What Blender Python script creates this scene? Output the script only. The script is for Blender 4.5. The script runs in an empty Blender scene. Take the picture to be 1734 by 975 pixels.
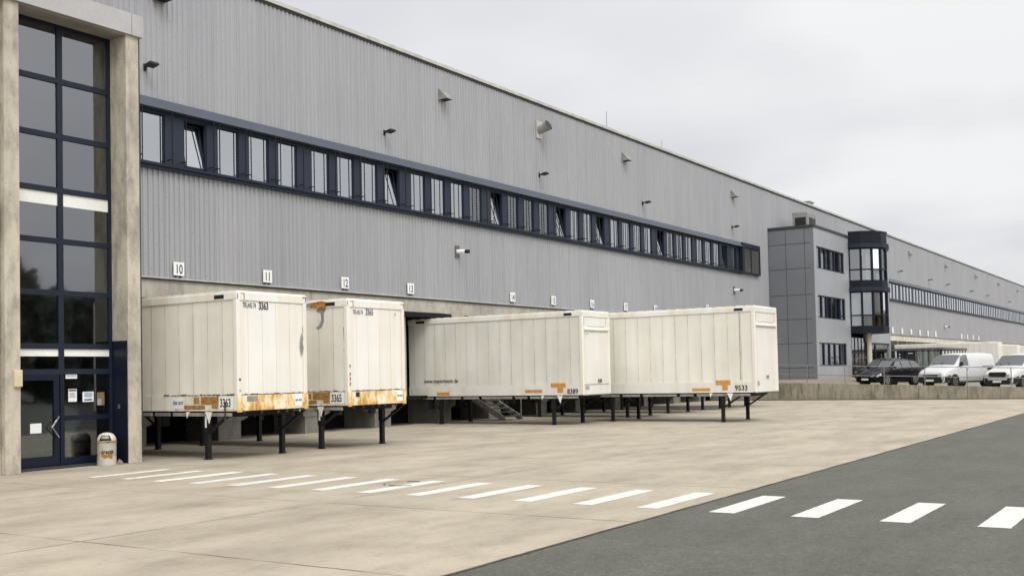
import bpy, bmesh, math, random
from mathutils import Vector, Matrix
random.seed(7)
PI = math.pi
S = bpy.context.scene
COL = S.collection

# ------------------------------------------------------------------ camera
YAW, PITCH, ROLL = 0.574250949, 0.0345475425, -0.0215233984
FPX, CX, CY, PW, PH = 1832.296, 873.654, 570.251, 1734.0, 975.0
fw = Vector((math.cos(YAW) * math.cos(PITCH), math.sin(YAW) * math.cos(PITCH), math.sin(PITCH)))
rt = fw.cross(Vector((0, 0, 1))).normalized()
up = rt.cross(fw)
r2 = rt * math.cos(ROLL) + up * math.sin(ROLL)
u2 = -rt * math.sin(ROLL) + up * math.cos(ROLL)
cam = bpy.data.cameras.new('camera')
camo = bpy.data.objects.new('camera', cam); COL.objects.link(camo)
m = Matrix((r2, u2, -fw)).transposed().to_4x4()
m.translation = Vector((0, 0, 2.0))
camo.matrix_world = m
cam.sensor_fit = 'HORIZONTAL'; cam.sensor_width = 36
cam.lens = FPX / PW * 36
cam.shift_x = (PW / 2 - CX) / PW
cam.shift_y = (CY - PH / 2) / PW
cam.clip_start = 0.1; cam.clip_end = 5000
S.camera = camo

# ------------------------------------------------------------------ world, sun, exposure
SUN_EL, SUN_AZ = math.radians(50), math.radians(-122)      # azimuth measured from +X towards +Y
W = bpy.data.worlds.new('World'); S.world = W; W.use_nodes = True
nt = W.node_tree; nt.nodes.clear()
def N(t, tree, **kw):
    n = tree.nodes.new(t)
    for k, v in kw.items(): setattr(n, k, v)
    return n
out = N('ShaderNodeOutputWorld', nt); bg = N('ShaderNodeBackground', nt); bg.inputs[1].default_value = 0.1
sky = N('ShaderNodeTexSky', nt, sky_type='NISHITA', sun_disc=False)
sky.sun_elevation = SUN_EL; sky.sun_rotation = PI / 2 - SUN_AZ
tc = N('ShaderNodeTexCoord', nt)
sep = N('ShaderNodeSeparateXYZ', nt); nt.links.new(tc.outputs['Generated'], sep.inputs[0])
# cloud sheet: project the direction on a flat layer so clouds flatten towards the horizon
zz = N('ShaderNodeMath', nt, operation='MAXIMUM'); zz.inputs[1].default_value = 0.0
nt.links.new(sep.outputs[2], zz.inputs[0])
za = N('ShaderNodeMath', nt, operation='ADD'); za.inputs[1].default_value = 0.16
nt.links.new(zz.outputs[0], za.inputs[0])
cmb = N('ShaderNodeCombineXYZ', nt)
for i in range(3):
    nt.links.new(za.outputs[0], cmb.inputs[i])
dv = N('ShaderNodeVectorMath', nt, operation='DIVIDE')
nt.links.new(tc.outputs['Generated'], dv.inputs[0]); nt.links.new(cmb.outputs[0], dv.inputs[1])
nz = N('ShaderNodeTexNoise', nt); nz.inputs['Scale'].default_value = 1.1; nz.inputs['Detail'].default_value = 4; nz.inputs['Roughness'].default_value = 0.45
nt.links.new(dv.outputs[0], nz.inputs['Vector'])
cr = N('ShaderNodeValToRGB', nt)
cr.color_ramp.elements[0].position = 0.36; cr.color_ramp.elements[0].color = (0.80, 0.80, 0.83, 1)
cr.color_ramp.elements[1].position = 0.62; cr.color_ramp.elements[1].color = (1.0, 1.0, 1.0, 1)
nt.links.new(nz.outputs['Fac'], cr.inputs[0])
# overcast sky: brighter towards the zenith
gr = N('ShaderNodeMapRange', nt)
gr.inputs['From Min'].default_value = 0.25; gr.inputs['From Max'].default_value = 0.95
gr.inputs['To Min'].default_value = 9.3; gr.inputs['To Max'].default_value = 12.0
nt.links.new(sep.outputs[2], gr.inputs['Value'])
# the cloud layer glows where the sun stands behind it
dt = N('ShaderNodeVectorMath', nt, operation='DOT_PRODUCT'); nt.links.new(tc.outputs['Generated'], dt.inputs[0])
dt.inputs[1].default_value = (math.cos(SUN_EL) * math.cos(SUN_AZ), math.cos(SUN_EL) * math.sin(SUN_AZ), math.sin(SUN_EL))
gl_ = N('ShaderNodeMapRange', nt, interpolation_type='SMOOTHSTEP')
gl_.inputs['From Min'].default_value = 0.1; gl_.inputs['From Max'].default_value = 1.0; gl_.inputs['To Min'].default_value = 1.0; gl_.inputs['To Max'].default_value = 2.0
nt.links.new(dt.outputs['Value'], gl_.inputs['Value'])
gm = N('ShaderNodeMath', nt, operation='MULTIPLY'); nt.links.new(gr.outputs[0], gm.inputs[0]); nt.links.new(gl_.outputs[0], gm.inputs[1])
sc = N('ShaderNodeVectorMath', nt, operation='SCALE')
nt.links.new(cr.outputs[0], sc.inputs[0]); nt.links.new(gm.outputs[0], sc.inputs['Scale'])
mx = N('ShaderNodeMix', nt, data_type='RGBA'); mx.inputs[0].default_value = 0.93
nt.links.new(sky.outputs[0], mx.inputs[6]); nt.links.new(sc.outputs[0], mx.inputs[7])
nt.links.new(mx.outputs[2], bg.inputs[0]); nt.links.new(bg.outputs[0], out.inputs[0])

sl = bpy.data.lights.new('sun', 'SUN'); sl.energy = 1.4; sl.angle = math.radians(22); sl.color = (1.0, 0.97, 0.91)
so = bpy.data.objects.new('sun', sl); COL.objects.link(so)
d = -Vector((math.cos(SUN_EL) * math.cos(SUN_AZ), math.cos(SUN_EL) * math.sin(SUN_AZ), math.sin(SUN_EL)))
so.rotation_euler = d.to_track_quat('-Z', 'Y').to_euler(); so.location = (0, -20, 60)
S.view_settings.view_transform = 'Standard'; S.view_settings.look = 'None'
S.view_settings.exposure = 0.0; S.view_settings.gamma = 1.0; S.view_settings.use_curve_mapping = False

# ------------------------------------------------------------------ materials
MATS = {}
def newmat(name):
    m = bpy.data.materials.new(name); m.use_nodes = True; m.node_tree.nodes.clear()
    o = N('ShaderNodeOutputMaterial', m.node_tree); b = N('ShaderNodeBsdfPrincipled', m.node_tree)
    m.node_tree.links.new(b.outputs[0], o.inputs[0]); MATS[name] = m
    return m, m.node_tree, b
def rgb(c): return (c[0], c[1], c[2], 1)
def noise(t, scale, detail=4, stretch=(1, 1, 1), rough=0.55, src='Object'):
    tcn = N('ShaderNodeTexCoord', t); mp = N('ShaderNodeMapping', t); mp.inputs['Scale'].default_value = stretch
    t.links.new(tcn.outputs[src], mp.inputs[0])
    n = N('ShaderNodeTexNoise', t); n.inputs['Scale'].default_value = scale; n.inputs['Detail'].default_value = detail
    n.inputs['Roughness'].default_value = rough
    t.links.new(mp.outputs[0], n.inputs['Vector']); return n.outputs['Fac']
def ramp(t, fac, stops):
    r = N('ShaderNodeValToRGB', t); e = r.color_ramp.elements
    while len(e) < len(stops): e.new(0.5)
    for i, (p, c) in enumerate(stops):
        e[i].position = p; e[i].color = rgb(c) if len(c) == 3 else c
    t.links.new(fac, r.inputs[0]); return r.outputs[0]
def mul(t, a, b, f=1.0):
    x = N('ShaderNodeMix', t, data_type='RGBA', blend_type='MULTIPLY'); x.inputs[0].default_value = f
    if isinstance(a, tuple): x.inputs[6].default_value = rgb(a)
    else: t.links.new(a, x.inputs[6])
    if isinstance(b, tuple): x.inputs[7].default_value = rgb(b)
    else: t.links.new(b, x.inputs[7])
    return x.outputs[2]
def mixc(t, f, a, b):
    x = N('ShaderNodeMix', t, data_type='RGBA')
    if isinstance(f, float): x.inputs[0].default_value = f
    else: t.links.new(f, x.inputs[0])
    for v, s in ((a, 6), (b, 7)):
        if isinstance(v, tuple): x.inputs[s].default_value = rgb(v)
        else: t.links.new(v, x.inputs[s])
    return x.outputs[2]
def math_(t, op, a, b=None):
    x = N('ShaderNodeMath', t, operation=op)
    for i, v in enumerate((a, b)):
        if v is None: continue
        if isinstance(v, (int, float)): x.inputs[i].default_value = v
        else: t.links.new(v, x.inputs[i])
    return x.outputs[0]
def coords(t, src='Object'):
    tcn = N('ShaderNodeTexCoord', t); s = N('ShaderNodeSeparateXYZ', t); t.links.new(tcn.outputs[src], s.inputs[0]); return s.outputs
def bump(t, b, h, strength=0.3, dist=0.02):
    n = N('ShaderNodeBump', t); n.inputs['Strength'].default_value = strength; n.inputs['Distance'].default_value = dist
    t.links.new(h, n.inputs['Height']); t.links.new(n.outputs[0], b.inputs['Normal'])
def worn(name, col, rough=0.6, metal=0.0, var=0.25, scale=1.5, stretch=(1, 1, 1), bmp=0.0, spec=0.5, fine=18):
    """painted / plain material with large soft variation and fine grain"""
    m, t, b = newmat(name)
    n1 = noise(t, scale, 5, stretch); n2 = noise(t, fine, 3)
    c = mul(t, col, ramp(t, n1, [(0.3, (1 - var,) * 3), (0.7, (1 + var * 0.35,) * 3)]))
    c = mul(t, c, ramp(t, n2, [(0.3, (0.93,) * 3), (0.7, (1.04,) * 3)]))
    t.links.new(c, b.inputs['Base Color'])
    b.inputs['Roughness'].default_value = rough; b.inputs['Metallic'].default_value = metal
    b.inputs['Specular IOR Level'].default_value = spec
    if bmp: bump(t, b, n2, bmp)
    return m

def make_materials():
    # corrugated aluminium cladding with faint vertical streaks and rivets
    m, t, b = newmat('cladding')
    n1 = noise(t, 0.35, 5, (1, 1, 0.5)); n2 = noise(t, 14, 4, (1, 1, 0.03))
    c = mul(t, (0.366, 0.367, 0.380), ramp(t, n1, [(0.3, (0.94, 0.94, 0.945)), (0.7, (1.04, 1.035, 1.03))]))
    c = mul(t, c, ramp(t, n2, [(0.32, (0.93, 0.93, 0.935)), (0.62, (1.02, 1.02, 1.02))]))
    x, y, z = coords(t)
    u = math_(t, 'DIVIDE', x, 0.207); fu = math_(t, 'FRACT', u); iu = math_(t, 'FLOOR', u)
    v = math_(t, 'ADD', math_(t, 'DIVIDE', z, 1.25), math_(t, 'MULTIPLY', iu, 0.37)); fv = math_(t, 'FRACT', v)
    a = math_(t, 'LESS_THAN', math_(t, 'ABSOLUTE', math_(t, 'SUBTRACT', fu, 0.5)), 0.10)
    bb = math_(t, 'LESS_THAN', math_(t, 'ABSOLUTE', math_(t, 'SUBTRACT', fv, 0.5)), 0.02)
    c = mixc(t, math_(t, 'MULTIPLY', math_(t, 'MULTIPLY', a, bb), 0.8), c, (0.05, 0.05, 0.05))
    f5 = math_(t, 'FRACT', math_(t, 'DIVIDE', x, 1.035))
    seam = math_(t, 'LESS_THAN', math_(t, 'ABSOLUTE', math_(t, 'SUBTRACT', f5, 0.045)), 0.012)
    c = mixc(t, math_(t, 'MULTIPLY', seam, 0.45), c, (0.12, 0.12, 0.12))
    sheet = N('ShaderNodeTexWhiteNoise', t, noise_dimensions='1D'); t.links.new(math_(t, 'FLOOR', math_(t, 'ADD', math_(t, 'DIVIDE', x, 1.035), 0.955)), sheet.inputs['W'])
    c = mul(t, c, ramp(t, sheet.outputs[0], [(0.0, (0.965, 0.967, 0.972)), (1.0, (1.02, 1.018, 1.015))]))
    t.links.new(c, b.inputs['Base Color']); b.inputs['Roughness'].default_value = 0.5; b.inputs['Metallic'].default_value = 0.25
    worn('coping', (0.55, 0.54, 0.50), 0.45, 0.3)
    worn('dark_trim', (0.035, 0.037, 0.04), 0.6)
    worn('navy', (0.012, 0.017, 0.030), 0.45, var=0.12, spec=0.28)
    worn('navy_bay', (0.006, 0.008, 0.015), 0.4, var=0.1, spec=0.2)
    worn('navy_fascia_lit', (0.052, 0.065, 0.090), 0.42, var=0.15, scale=0.4)  # lighter navy, sky light on the sloped face set into the colour
    worn('navy_panel', (0.024, 0.032, 0.052), 0.5, var=0.12, spec=0.28)
    worn('navy_door', (0.007, 0.010, 0.024), 0.35, var=0.1, spec=0.28)
    # cast concrete with pores and stains
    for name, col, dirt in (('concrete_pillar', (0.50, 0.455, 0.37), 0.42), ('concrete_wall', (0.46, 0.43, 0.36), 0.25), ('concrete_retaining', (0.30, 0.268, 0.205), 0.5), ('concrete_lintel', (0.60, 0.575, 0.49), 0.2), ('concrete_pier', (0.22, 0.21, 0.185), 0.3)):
        m, t, b = newmat(name)
        n1 = noise(t, 1.1, 6, (1, 1, 0.5), 0.65); n2 = noise(t, 22, 3, rough=0.7); n3 = noise(t, 3.2, 5, (1, 1, 0.35) if name != 'concrete_retaining' else (1, 1.6, 0.25), 0.6)
        c = mul(t, col, ramp(t, n1, [(0.33, (1 - dirt,) * 3), (0.55, (1, 1, 1))]))
        c = mul(t, c, ramp(t, n3, [(0.33, (1 - dirt * 0.8, 1 - dirt * 0.82, 1 - dirt * 0.8)), (0.52, (1.03, 1.03, 1.03))]))
        c = mul(t, c, ramp(t, n2, [(0.30, (0.35, 0.33, 0.30)), (0.38, (0.96, 0.96, 0.96)), (0.7, (1.05, 1.05, 1.05))]))
        t.links.new(c, b.inputs['Base Color']); b.inputs['Roughness'].default_value = 0.9; bump(t, b, n2, 0.4, 0.01)
    # yard concrete: slabs, joints, tyre stains
    m, t, b = newmat('yard_concrete')
    x, y, z = coords(t)
    n1 = noise(t, 0.35, 6, (1, 1.7, 1), 0.6); n2 = noise(t, 0.22, 5, (0.7, 3.0, 1), 0.6); n3 = noise(t, 12, 5, rough=0.75); n4 = noise(t, 1.3, 6, (0.8, 1.3, 1), 0.7)
    c = mul(t, (0.395, 0.346, 0.262), ramp(t, n1, [(0.3, (0.76, 0.75, 0.75)), (0.62, (1.05, 1.05, 1.06))]))
    c = mul(t, c, ramp(t, n2, [(0.32, (0.90, 0.895, 0.89)), (0.5, (1, 1, 1)), (0.75, (1.03, 1.03, 1.035))]))
    c = mul(t, c, ramp(t, n4, [(0.32, (0.82, 0.815, 0.81)), (0.5, (1.0, 1.0, 1.0)), (0.8, (1.04, 1.04, 1.045))]))
    c = mul(t, c, ramp(t, n3, [(0.28, (0.80, 0.79, 0.77)), (0.45, (0.99, 0.99, 0.99)), (0.7, (1.04, 1.04, 1.04))]))
    wob = math_(t, 'MULTIPLY', math_(t, 'SUBTRACT', noise(t, 3.0, 4), 0.5), 0.05)
    def joint(axis, off, per, w):
        f = math_(t, 'FRACT', math_(t, 'DIVIDE', math_(t, 'ADD', math_(t, 'ADD', axis, wob), -off + per * 50.5), per))
        return math_(t, 'LESS_THAN', math_(t, 'ABSOLUTE', math_(t, 'SUBTRACT', f, 0.5)), w / per)
    j1 = joint(x, 8.57, 4.45, 0.020); j2 = joint(y, 12.2, 5.6, 0.018)
    fade = ramp(t, noise(t, 0.8, 4), [(0.38, (0.25, 0.25, 0.25)), (0.55, (0.95, 0.95, 0.95))])
    jj = mul(t, math_(t, 'MAXIMUM', j1, j2), fade)
    c = mixc(t, jj, c, (0.10, 0.085, 0.065))
    spots = ramp(t, noise(t, 1.9, 6, rough=0.75), [(0.70, (0, 0, 0)), (0.78, (0.5, 0.5, 0.5))])
    c = mixc(t, spots, c, (0.27, 0.22, 0.16))
    # hairline cracks and oil drips
    vo = N('ShaderNodeTexVoronoi', t, feature='DISTANCE_TO_EDGE'); vo.inputs['Scale'].default_value = 0.23
    wv = N('ShaderNodeVectorMath', t, operation='ADD'); tcc = N('ShaderNodeTexCoord', t)
    nzc = N('ShaderNodeTexNoise', t); nzc.inputs['Scale'].default_value = 1.2; nzc.inputs['Detail'].default_value = 5
    t.links.new(tcc.outputs['Object'], nzc.inputs['Vector']); t.links.new(tcc.outputs['Object'], wv.inputs[0]); t.links.new(nzc.outputs['Color'], wv.inputs[1]); t.links.new(wv.outputs[0], vo.inputs['Vector'])
    ck = math_(t, 'LESS_THAN', vo.outputs['Distance'], 0.0011)
    c = mixc(t, mul(t, ck, ramp(t, noise(t, 0.3, 3), [(0.45, (0, 0, 0)), (0.6, (0.6, 0.6, 0.6))])), c, (0.18, 0.15, 0.11))
    v2 = N('ShaderNodeTexVoronoi', t); v2.inputs['Scale'].default_value = 1.5; v2.inputs['Randomness'].default_value = 1.0
    t.links.new(tcc.outputs['Object'], v2.inputs['Vector'])
    sp_ = ramp(t, v2.outputs['Distance'], [(0.015, (0.8, 0.8, 0.8)), (0.035, (0, 0, 0))])
    c = mixc(t, mul(t, sp_, ramp(t, noise(t, 0.9, 2), [(0.5, (0, 0, 0)), (0.56, (1, 1, 1))])), c, (0.15, 0.12, 0.09))
    t.links.new(c, b.inputs['Base Color']); b.inputs['Roughness'].default_value = 0.88; bump(t, b, n3, 0.25, 0.01)
    # asphalt
    m, t, b = newmat('asphalt')
    n1 = noise(t, 0.5, 5, (1, 2.2, 1)); n2 = noise(t, 28, 3, rough=0.85); n3 = noise(t, 9, 4, rough=0.75); n4 = noise(t, 2.5, 5, (1, 1.5, 1))
    c = mul(t, (0.094, 0.092, 0.075), ramp(t, n1, [(0.3, (0.86, 0.86, 0.86)), (0.7, (1.12, 1.12, 1.12))]))
    c = mul(t, c, ramp(t, n2, [(0.30, (0.48, 0.48, 0.48)), (0.44, (0.95, 0.95, 0.95)), (0.60, (1.12, 1.12, 1.11)), (0.70, (2.1, 2.1, 2.0))]))
    c = mul(t, c, ramp(t, n3, [(0.3, (0.78, 0.78, 0.77)), (0.7, (1.14, 1.14, 1.14))]))
    c = mul(t, c, ramp(t, n4, [(0.3, (0.88, 0.88, 0.88)), (0.7, (1.08, 1.08, 1.08))]))
    x, y, z = coords(t)
    edge = ramp(t, math_(t, 'DIVIDE', math_(t, 'ADD', math_(t, 'SUBTRACT', 6.61, y), math_(t, 'MULTIPLY', math_(t, 'SUBTRACT', noise(t, 5, 5, rough=0.8), 0.5), 0.16)), 0.12), [(0.3, (0.25, 0.22, 0.2)), (0.6, (1, 1, 1))])
    c = mul(t, c, edge)
    t.links.new(c, b.inputs['Base Color']); b.inputs['Roughness'].default_value = 0.85; bump(t, b, n2, 0.5, 0.008)
    # road paint, slightly worn
    m, t, b = newmat('road_paint')
    n1 = noise(t, 2.5, 6, rough=0.7); n2 = noise(t, 30, 3, rough=0.8)
    c = mixc(t, ramp(t, n1, [(0.56, (0, 0, 0)), (0.70, (0.75, 0.75, 0.75))]), (0.63, 0.617, 0.57), (0.42, 0.415, 0.33))
    c = mul(t, c, ramp(t, n2, [(0.32, (0.62, 0.61, 0.58)), (0.42, (1, 1, 1))]))
    t.links.new(c, b.inputs['Base Color']); b.inputs['Roughness'].default_value = 0.7
    m, t, b = newmat('road_paint_worn')
    c = mixc(t, ramp(t, n_ := noise(t, 6, 6, (1, 1, 1), 0.75), [(0.42, (0, 0, 0)), (0.66, (0.9, 0.9, 0.9))]), (0.80, 0.78, 0.70), (0.50, 0.44, 0.33))
    t.links.new(c, b.inputs['Base Color']); b.inputs['Roughness'].default_value = 0.75
    # container side: seams every 0.55 m (along local y), dirt
    for name, col, dirt in (('box_side_old', (0.82, 0.79, 0.715), 0.13), ('box_side_new', (0.72, 0.71, 0.65), 0.12), ('box_side_cream', (0.77, 0.75, 0.68), 0.09)):
        m, t, b = newmat(name)
        x, y, z = coords(t)
        n1 = noise(t, 0.6, 5, (1, 1, 0.9)); n2 = noise(t, 3.2, 5, (1, 1, 0.10)); n3 = noise(t, 0.45, 3)
        c = mul(t, col, ramp(t, n1, [(0.3, (1 - dirt, 1 - dirt, 1 - dirt * 1.1)), (0.65, (1.05, 1.05, 1.05))]))
        c = mul(t, c, ramp(t, n2, [(0.3, (0.93, 0.92, 0.88)), (0.6, (1.01, 1.01, 1.01))]))
        f = math_(t, 'FRACT', math_(t, 'DIVIDE', math_(t, 'ADD', y, 0.26), 0.545))
        ln = math_(t, 'LESS_THAN', math_(t, 'ABSOLUTE', math_(t, 'SUBTRACT', f, 0.5)), 0.016)
        brk = ramp(t, noise(t, 2.0, 4), [(0.35, (0.25, 0.25, 0.25)), (0.6, (0.85, 0.85, 0.85))])
        c = mixc(t, mul(t, ln, brk), c, (0.22, 0.20, 0.17))
        f2 = math_(t, 'LESS_THAN', math_(t, 'ABSOLUTE', math_(t, 'SUBTRACT', math_(t, 'FRACT', math_(t, 'DIVIDE', math_(t, 'ADD', y, 0.20), 0.545)), 0.5)), 0.07)
        c = mul(t, c, mixc(t, f2, (1, 1, 1), (0.965, 0.96, 0.94)))
        t.links.new(c, b.inputs['Base Color']); b.inputs['Roughness'].default_value = 0.5
    for name, col, st in (('box_front_old', (0.785, 0.77, 0.72), 0.06), ('box_front_new', (0.735, 0.72, 0.675), 0.05), ('box_rail', (0.80, 0.785, 0.73), 0.08)):
        m, t, b = newmat(name)
        n1 = noise(t, 2.6, 5, (1, 1, 0.05)); n2 = noise(t, 1.0, 4)
        c = mul(t, col, ramp(t, n1, [(0.35, (1 - st, 1 - st * 1.8, 1 - st * 3.0)), (0.55, (1, 1, 1))]))
        c = mul(t, c, ramp(t, n2, [(0.3, (0.95, 0.95, 0.94)), (0.7, (1.02, 1.02, 1.02))]))
        t.links.new(c, b.inputs['Base Color']); b.inputs['Roughness'].default_value = 0.45
    # rusted rail: cream paint breaking into orange rust, vertical streaks
    m, t, b = newmat('rust_rail')
    blot = noise(t, 2.2, 5, (1, 1, 0.6), 0.6); drip = noise(t, 13, 4, (1, 1, 0.12), 0.6); fine = noise(t, 16, 6, rough=0.8); spot = noise(t, 6, 6, (1, 1, 0.8), 0.8)
    f = math_(t, 'ADD', math_(t, 'MULTIPLY', blot, 0.75), math_(t, 'MULTIPLY', drip, 0.25))
    f = math_(t, 'ADD', f, math_(t, 'MULTIPLY', math_(t, 'SUBTRACT', fine, 0.5), 0.16))
    base = ramp(t, f, [(0.40, (0.44, 0.22, 0.05)), (0.46, (0.66, 0.42, 0.15)), (0.51, (0.74, 0.60, 0.34)), (0.57, (0.77, 0.72, 0.57))])
    base = mixc(t, ramp(t, spot, [(0.63, (0, 0, 0)), (0.69, (0.85, 0.85, 0.85))]), base, (0.10, 0.055, 0.025))
    t.links.new(base, b.inputs['Base Color']); b.inputs['Roughness'].default_value = 0.8; bump(t, b, fine, 0.4, 0.01)
    m, t, b = newmat('rust')
    base = ramp(t, noise(t, 7, 6, rough=0.75), [(0.35, (0.07, 0.035, 0.015)), (0.5, (0.33, 0.15, 0.035)), (0.62, (0.50, 0.27, 0.07))])
    t.links.new(base, b.inputs['Base Color']); b.inputs['Roughness'].default_value = 0.9
    m, t, b = newmat('stained_skirt')
    n1 = noise(t, 3.5, 6, (1, 1, 0.5), 0.7)
    base = ramp(t, n1, [(0.34, (0.42, 0.24, 0.09)), (0.44, (0.62, 0.55, 0.40)), (0.55, (0.74, 0.70, 0.60))])
    t.links.new(base, b.inputs['Base Color']); b.inputs['Roughness'].default_value = 0.6
    worn('chip_dark', (0.06, 0.035, 0.02), 0.9, var=0.5, scale=8)
    worn('orange_patch', (0.62, 0.30, 0.06), 0.6, var=0.3, scale=9)
    worn('orange_worn', (0.40, 0.21, 0.06), 0.7, var=0.55, scale=9)
    worn('grey_peel', (0.27, 0.27, 0.26), 0.7, var=0.3, scale=8)
    worn('lettering_dark', (0.02, 0.022, 0.03), 0.5)
    worn('lettering_blue', (0.10, 0.11, 0.16), 0.6)
    worn('steel_black', (0.010, 0.010, 0.011), 0.6, spec=0.3, var=0.4, scale=5)
    worn('steel_grey', (0.14, 0.14, 0.135), 0.55, 0.4)
    worn('rail_grey', (0.30, 0.29, 0.26), 0.6, var=0.4, scale=3)
    worn('galvanised', (0.26, 0.27, 0.27), 0.5, 0.5)
    worn('white_plate', (0.84, 0.84, 0.82), 0.45, var=0.06)
    worn('cream_plastic', (0.72, 0.62, 0.40), 0.5)
    worn('hood_grey', (0.31, 0.305, 0.28), 0.5, 0.2)
    worn('black_plastic', (0.012, 0.012, 0.013), 0.55)
    worn('rubber', (0.012, 0.012, 0.012), 0.85, spec=0.2)
    worn('dock_dark', (0.010, 0.010, 0.010), 0.9, spec=0.2)  # near-black, shade at the docks set into the colour
    worn('interior_dark', (0.085, 0.088, 0.083), 0.9, spec=0.1)
    worn('stair_wall', (0.42, 0.41, 0.38), 0.9, spec=0.1)
    worn('interior_mid', (0.16, 0.155, 0.14), 0.9, spec=0.1)
    worn('office_panel', (0.19, 0.20, 0.215), 0.45, 0.15, var=0.12, scale=0.35)  # darker side panels, shade of the corner also in the colour
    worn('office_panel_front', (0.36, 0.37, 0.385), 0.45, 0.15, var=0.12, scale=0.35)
    worn('soffit', (0.27, 0.25, 0.22), 0.9)
    worn('lintel_metal', (0.46, 0.45, 0.44), 0.5, 0.2, var=0.1)
    worn('blind_white', (0.80, 0.80, 0.76), 0.7, var=0.06)
    worn('curtain', (0.84, 0.79, 0.66), 0.8, var=0.1)
    worn('paper', (0.78, 0.79, 0.80), 0.7, var=0.05)
    worn('paper_blue', (0.07, 0.12, 0.28), 0.6)
    worn('paper_grey', (0.35, 0.35, 0.33), 0.7)
    worn('paper_brown', (0.22, 0.15, 0.09), 0.7, var=0.5, scale=30)
    worn('car_black', (0.004, 0.004, 0.005), 0.2, spec=0.22, var=0.05)
    worn('car_white', (0.60, 0.60, 0.595), 0.25, var=0.05)
    worn('chrome', (0.6, 0.6, 0.6), 0.2, 0.9)
    worn('alloy', (0.42, 0.42, 0.43), 0.35, 0.7)
    worn('ground_far', (0.14, 0.135, 0.11), 0.9)
    worn('terrace', (0.25, 0.225, 0.175), 0.9, var=0.3, scale=0.5)
    worn('bark', (0.10, 0.075, 0.05), 0.9)
    worn('foliage', (0.19, 0.205, 0.16), 0.8, var=0.5, scale=0.3)  # greyed and lightened, distance haze set into the colour
    worn('foliage_brown', (0.16, 0.10, 0.05), 0.8, var=0.5, scale=9)
    worn('roofing', (0.15, 0.15, 0.15), 0.9)
    # bin paint: white enamel with rust breaking through
    m, t, b = newmat('bin_paint')
    x, y, z = coords(t)
    n1 = noise(t, 6, 6, rough=0.7)
    dx = math_(t, 'SUBTRACT', x, -0.06); dz = math_(t, 'SUBTRACT', z, 0.27)
    rr = math_(t, 'SQRT', math_(t, 'ADD', math_(t, 'MULTIPLY', math_(t, 'MULTIPLY', dx, dx), 0.9), math_(t, 'MULTIPLY', math_(t, 'MULTIPLY', dz, dz), 2.6)))
    f = ramp(t, math_(t, 'ADD', math_(t, 'MULTIPLY', rr, 2.2), math_(t, 'MULTIPLY', math_(t, 'SUBTRACT', n1, 0.5), 1.6)), [(0.24, (1, 1, 1)), (0.34, (0, 0, 0))])
    c = mixc(t, f, (0.62, 0.60, 0.54), (0.42, 0.20, 0.05))
    c = mul(t, c, ramp(t, noise(t, 2.5, 5), [(0.3, (0.8, 0.79, 0.75)), (0.6, (1, 1, 1))]))
    t.links.new(c, b.inputs['Base Color']); b.inputs['Roughness'].default_value = 0.4
    # architectural glass: fresnel reflection over tinted see-through
    for name, tint, ior, extra in (('glass', (0.55, 0.58, 0.58), 2.1, 0.09), ('glass_band', (0.45, 0.46, 0.46), 2.2, 0.31), ('glass_clear', (0.92, 0.93, 0.92), 1.55, 0.14), ('glass_door', (0.60, 0.64, 0.62), 1.75, 0.04), ('glass_bronze', (0.35, 0.28, 0.18), 1.8, 0.02)):
        m = bpy.data.materials.new(name); m.use_nodes = True; t = m.node_tree; t.nodes.clear(); MATS[name] = m
        o = N('ShaderNodeOutputMaterial', t); tr = N('ShaderNodeBsdfTransparent', t); tr.inputs[0].default_value = rgb(tint)
        gl = N('ShaderNodeBsdfGlossy', t); gl.inputs['Roughness'].default_value = 0.03; gl.inputs[0].default_value = (0.93, 0.96, 1.0, 1)
        fr = N('ShaderNodeFresnel', t); fr.inputs[0].default_value = ior
        nb = N('ShaderNodeBump', t); nb.inputs['Strength'].default_value = 0.06; nb.inputs['Distance'].default_value = 0.05
        t.links.new(noise(t, 0.7, 2), nb.inputs['Height']); t.links.new(nb.outputs[0], gl.inputs['Normal'])
        ad = math_(t, 'ADD', fr.outputs[0], extra)
        ms = N('ShaderNodeMixShader', t); t.links.new(ad, ms.inputs[0]); t.links.new(tr.outputs[0], ms.inputs[1]); t.links.new(gl.outputs[0], ms.inputs[2])
        t.links.new(ms.outputs[0], o.inputs[0])
    m, t, b = newmat('car_glass')
    b.inputs['Base Color'].default_value = (0.02, 0.023, 0.024, 1); b.inputs['Roughness'].default_value = 0.03; b.inputs['IOR'].default_value = 2.3
    m, t, b = newmat('headlight')
    b.inputs['Base Color'].default_value = (0.72, 0.74, 0.76, 1); b.inputs['Roughness'].default_value = 0.12; b.inputs['Metallic'].default_value = 0.4
make_materials()

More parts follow.
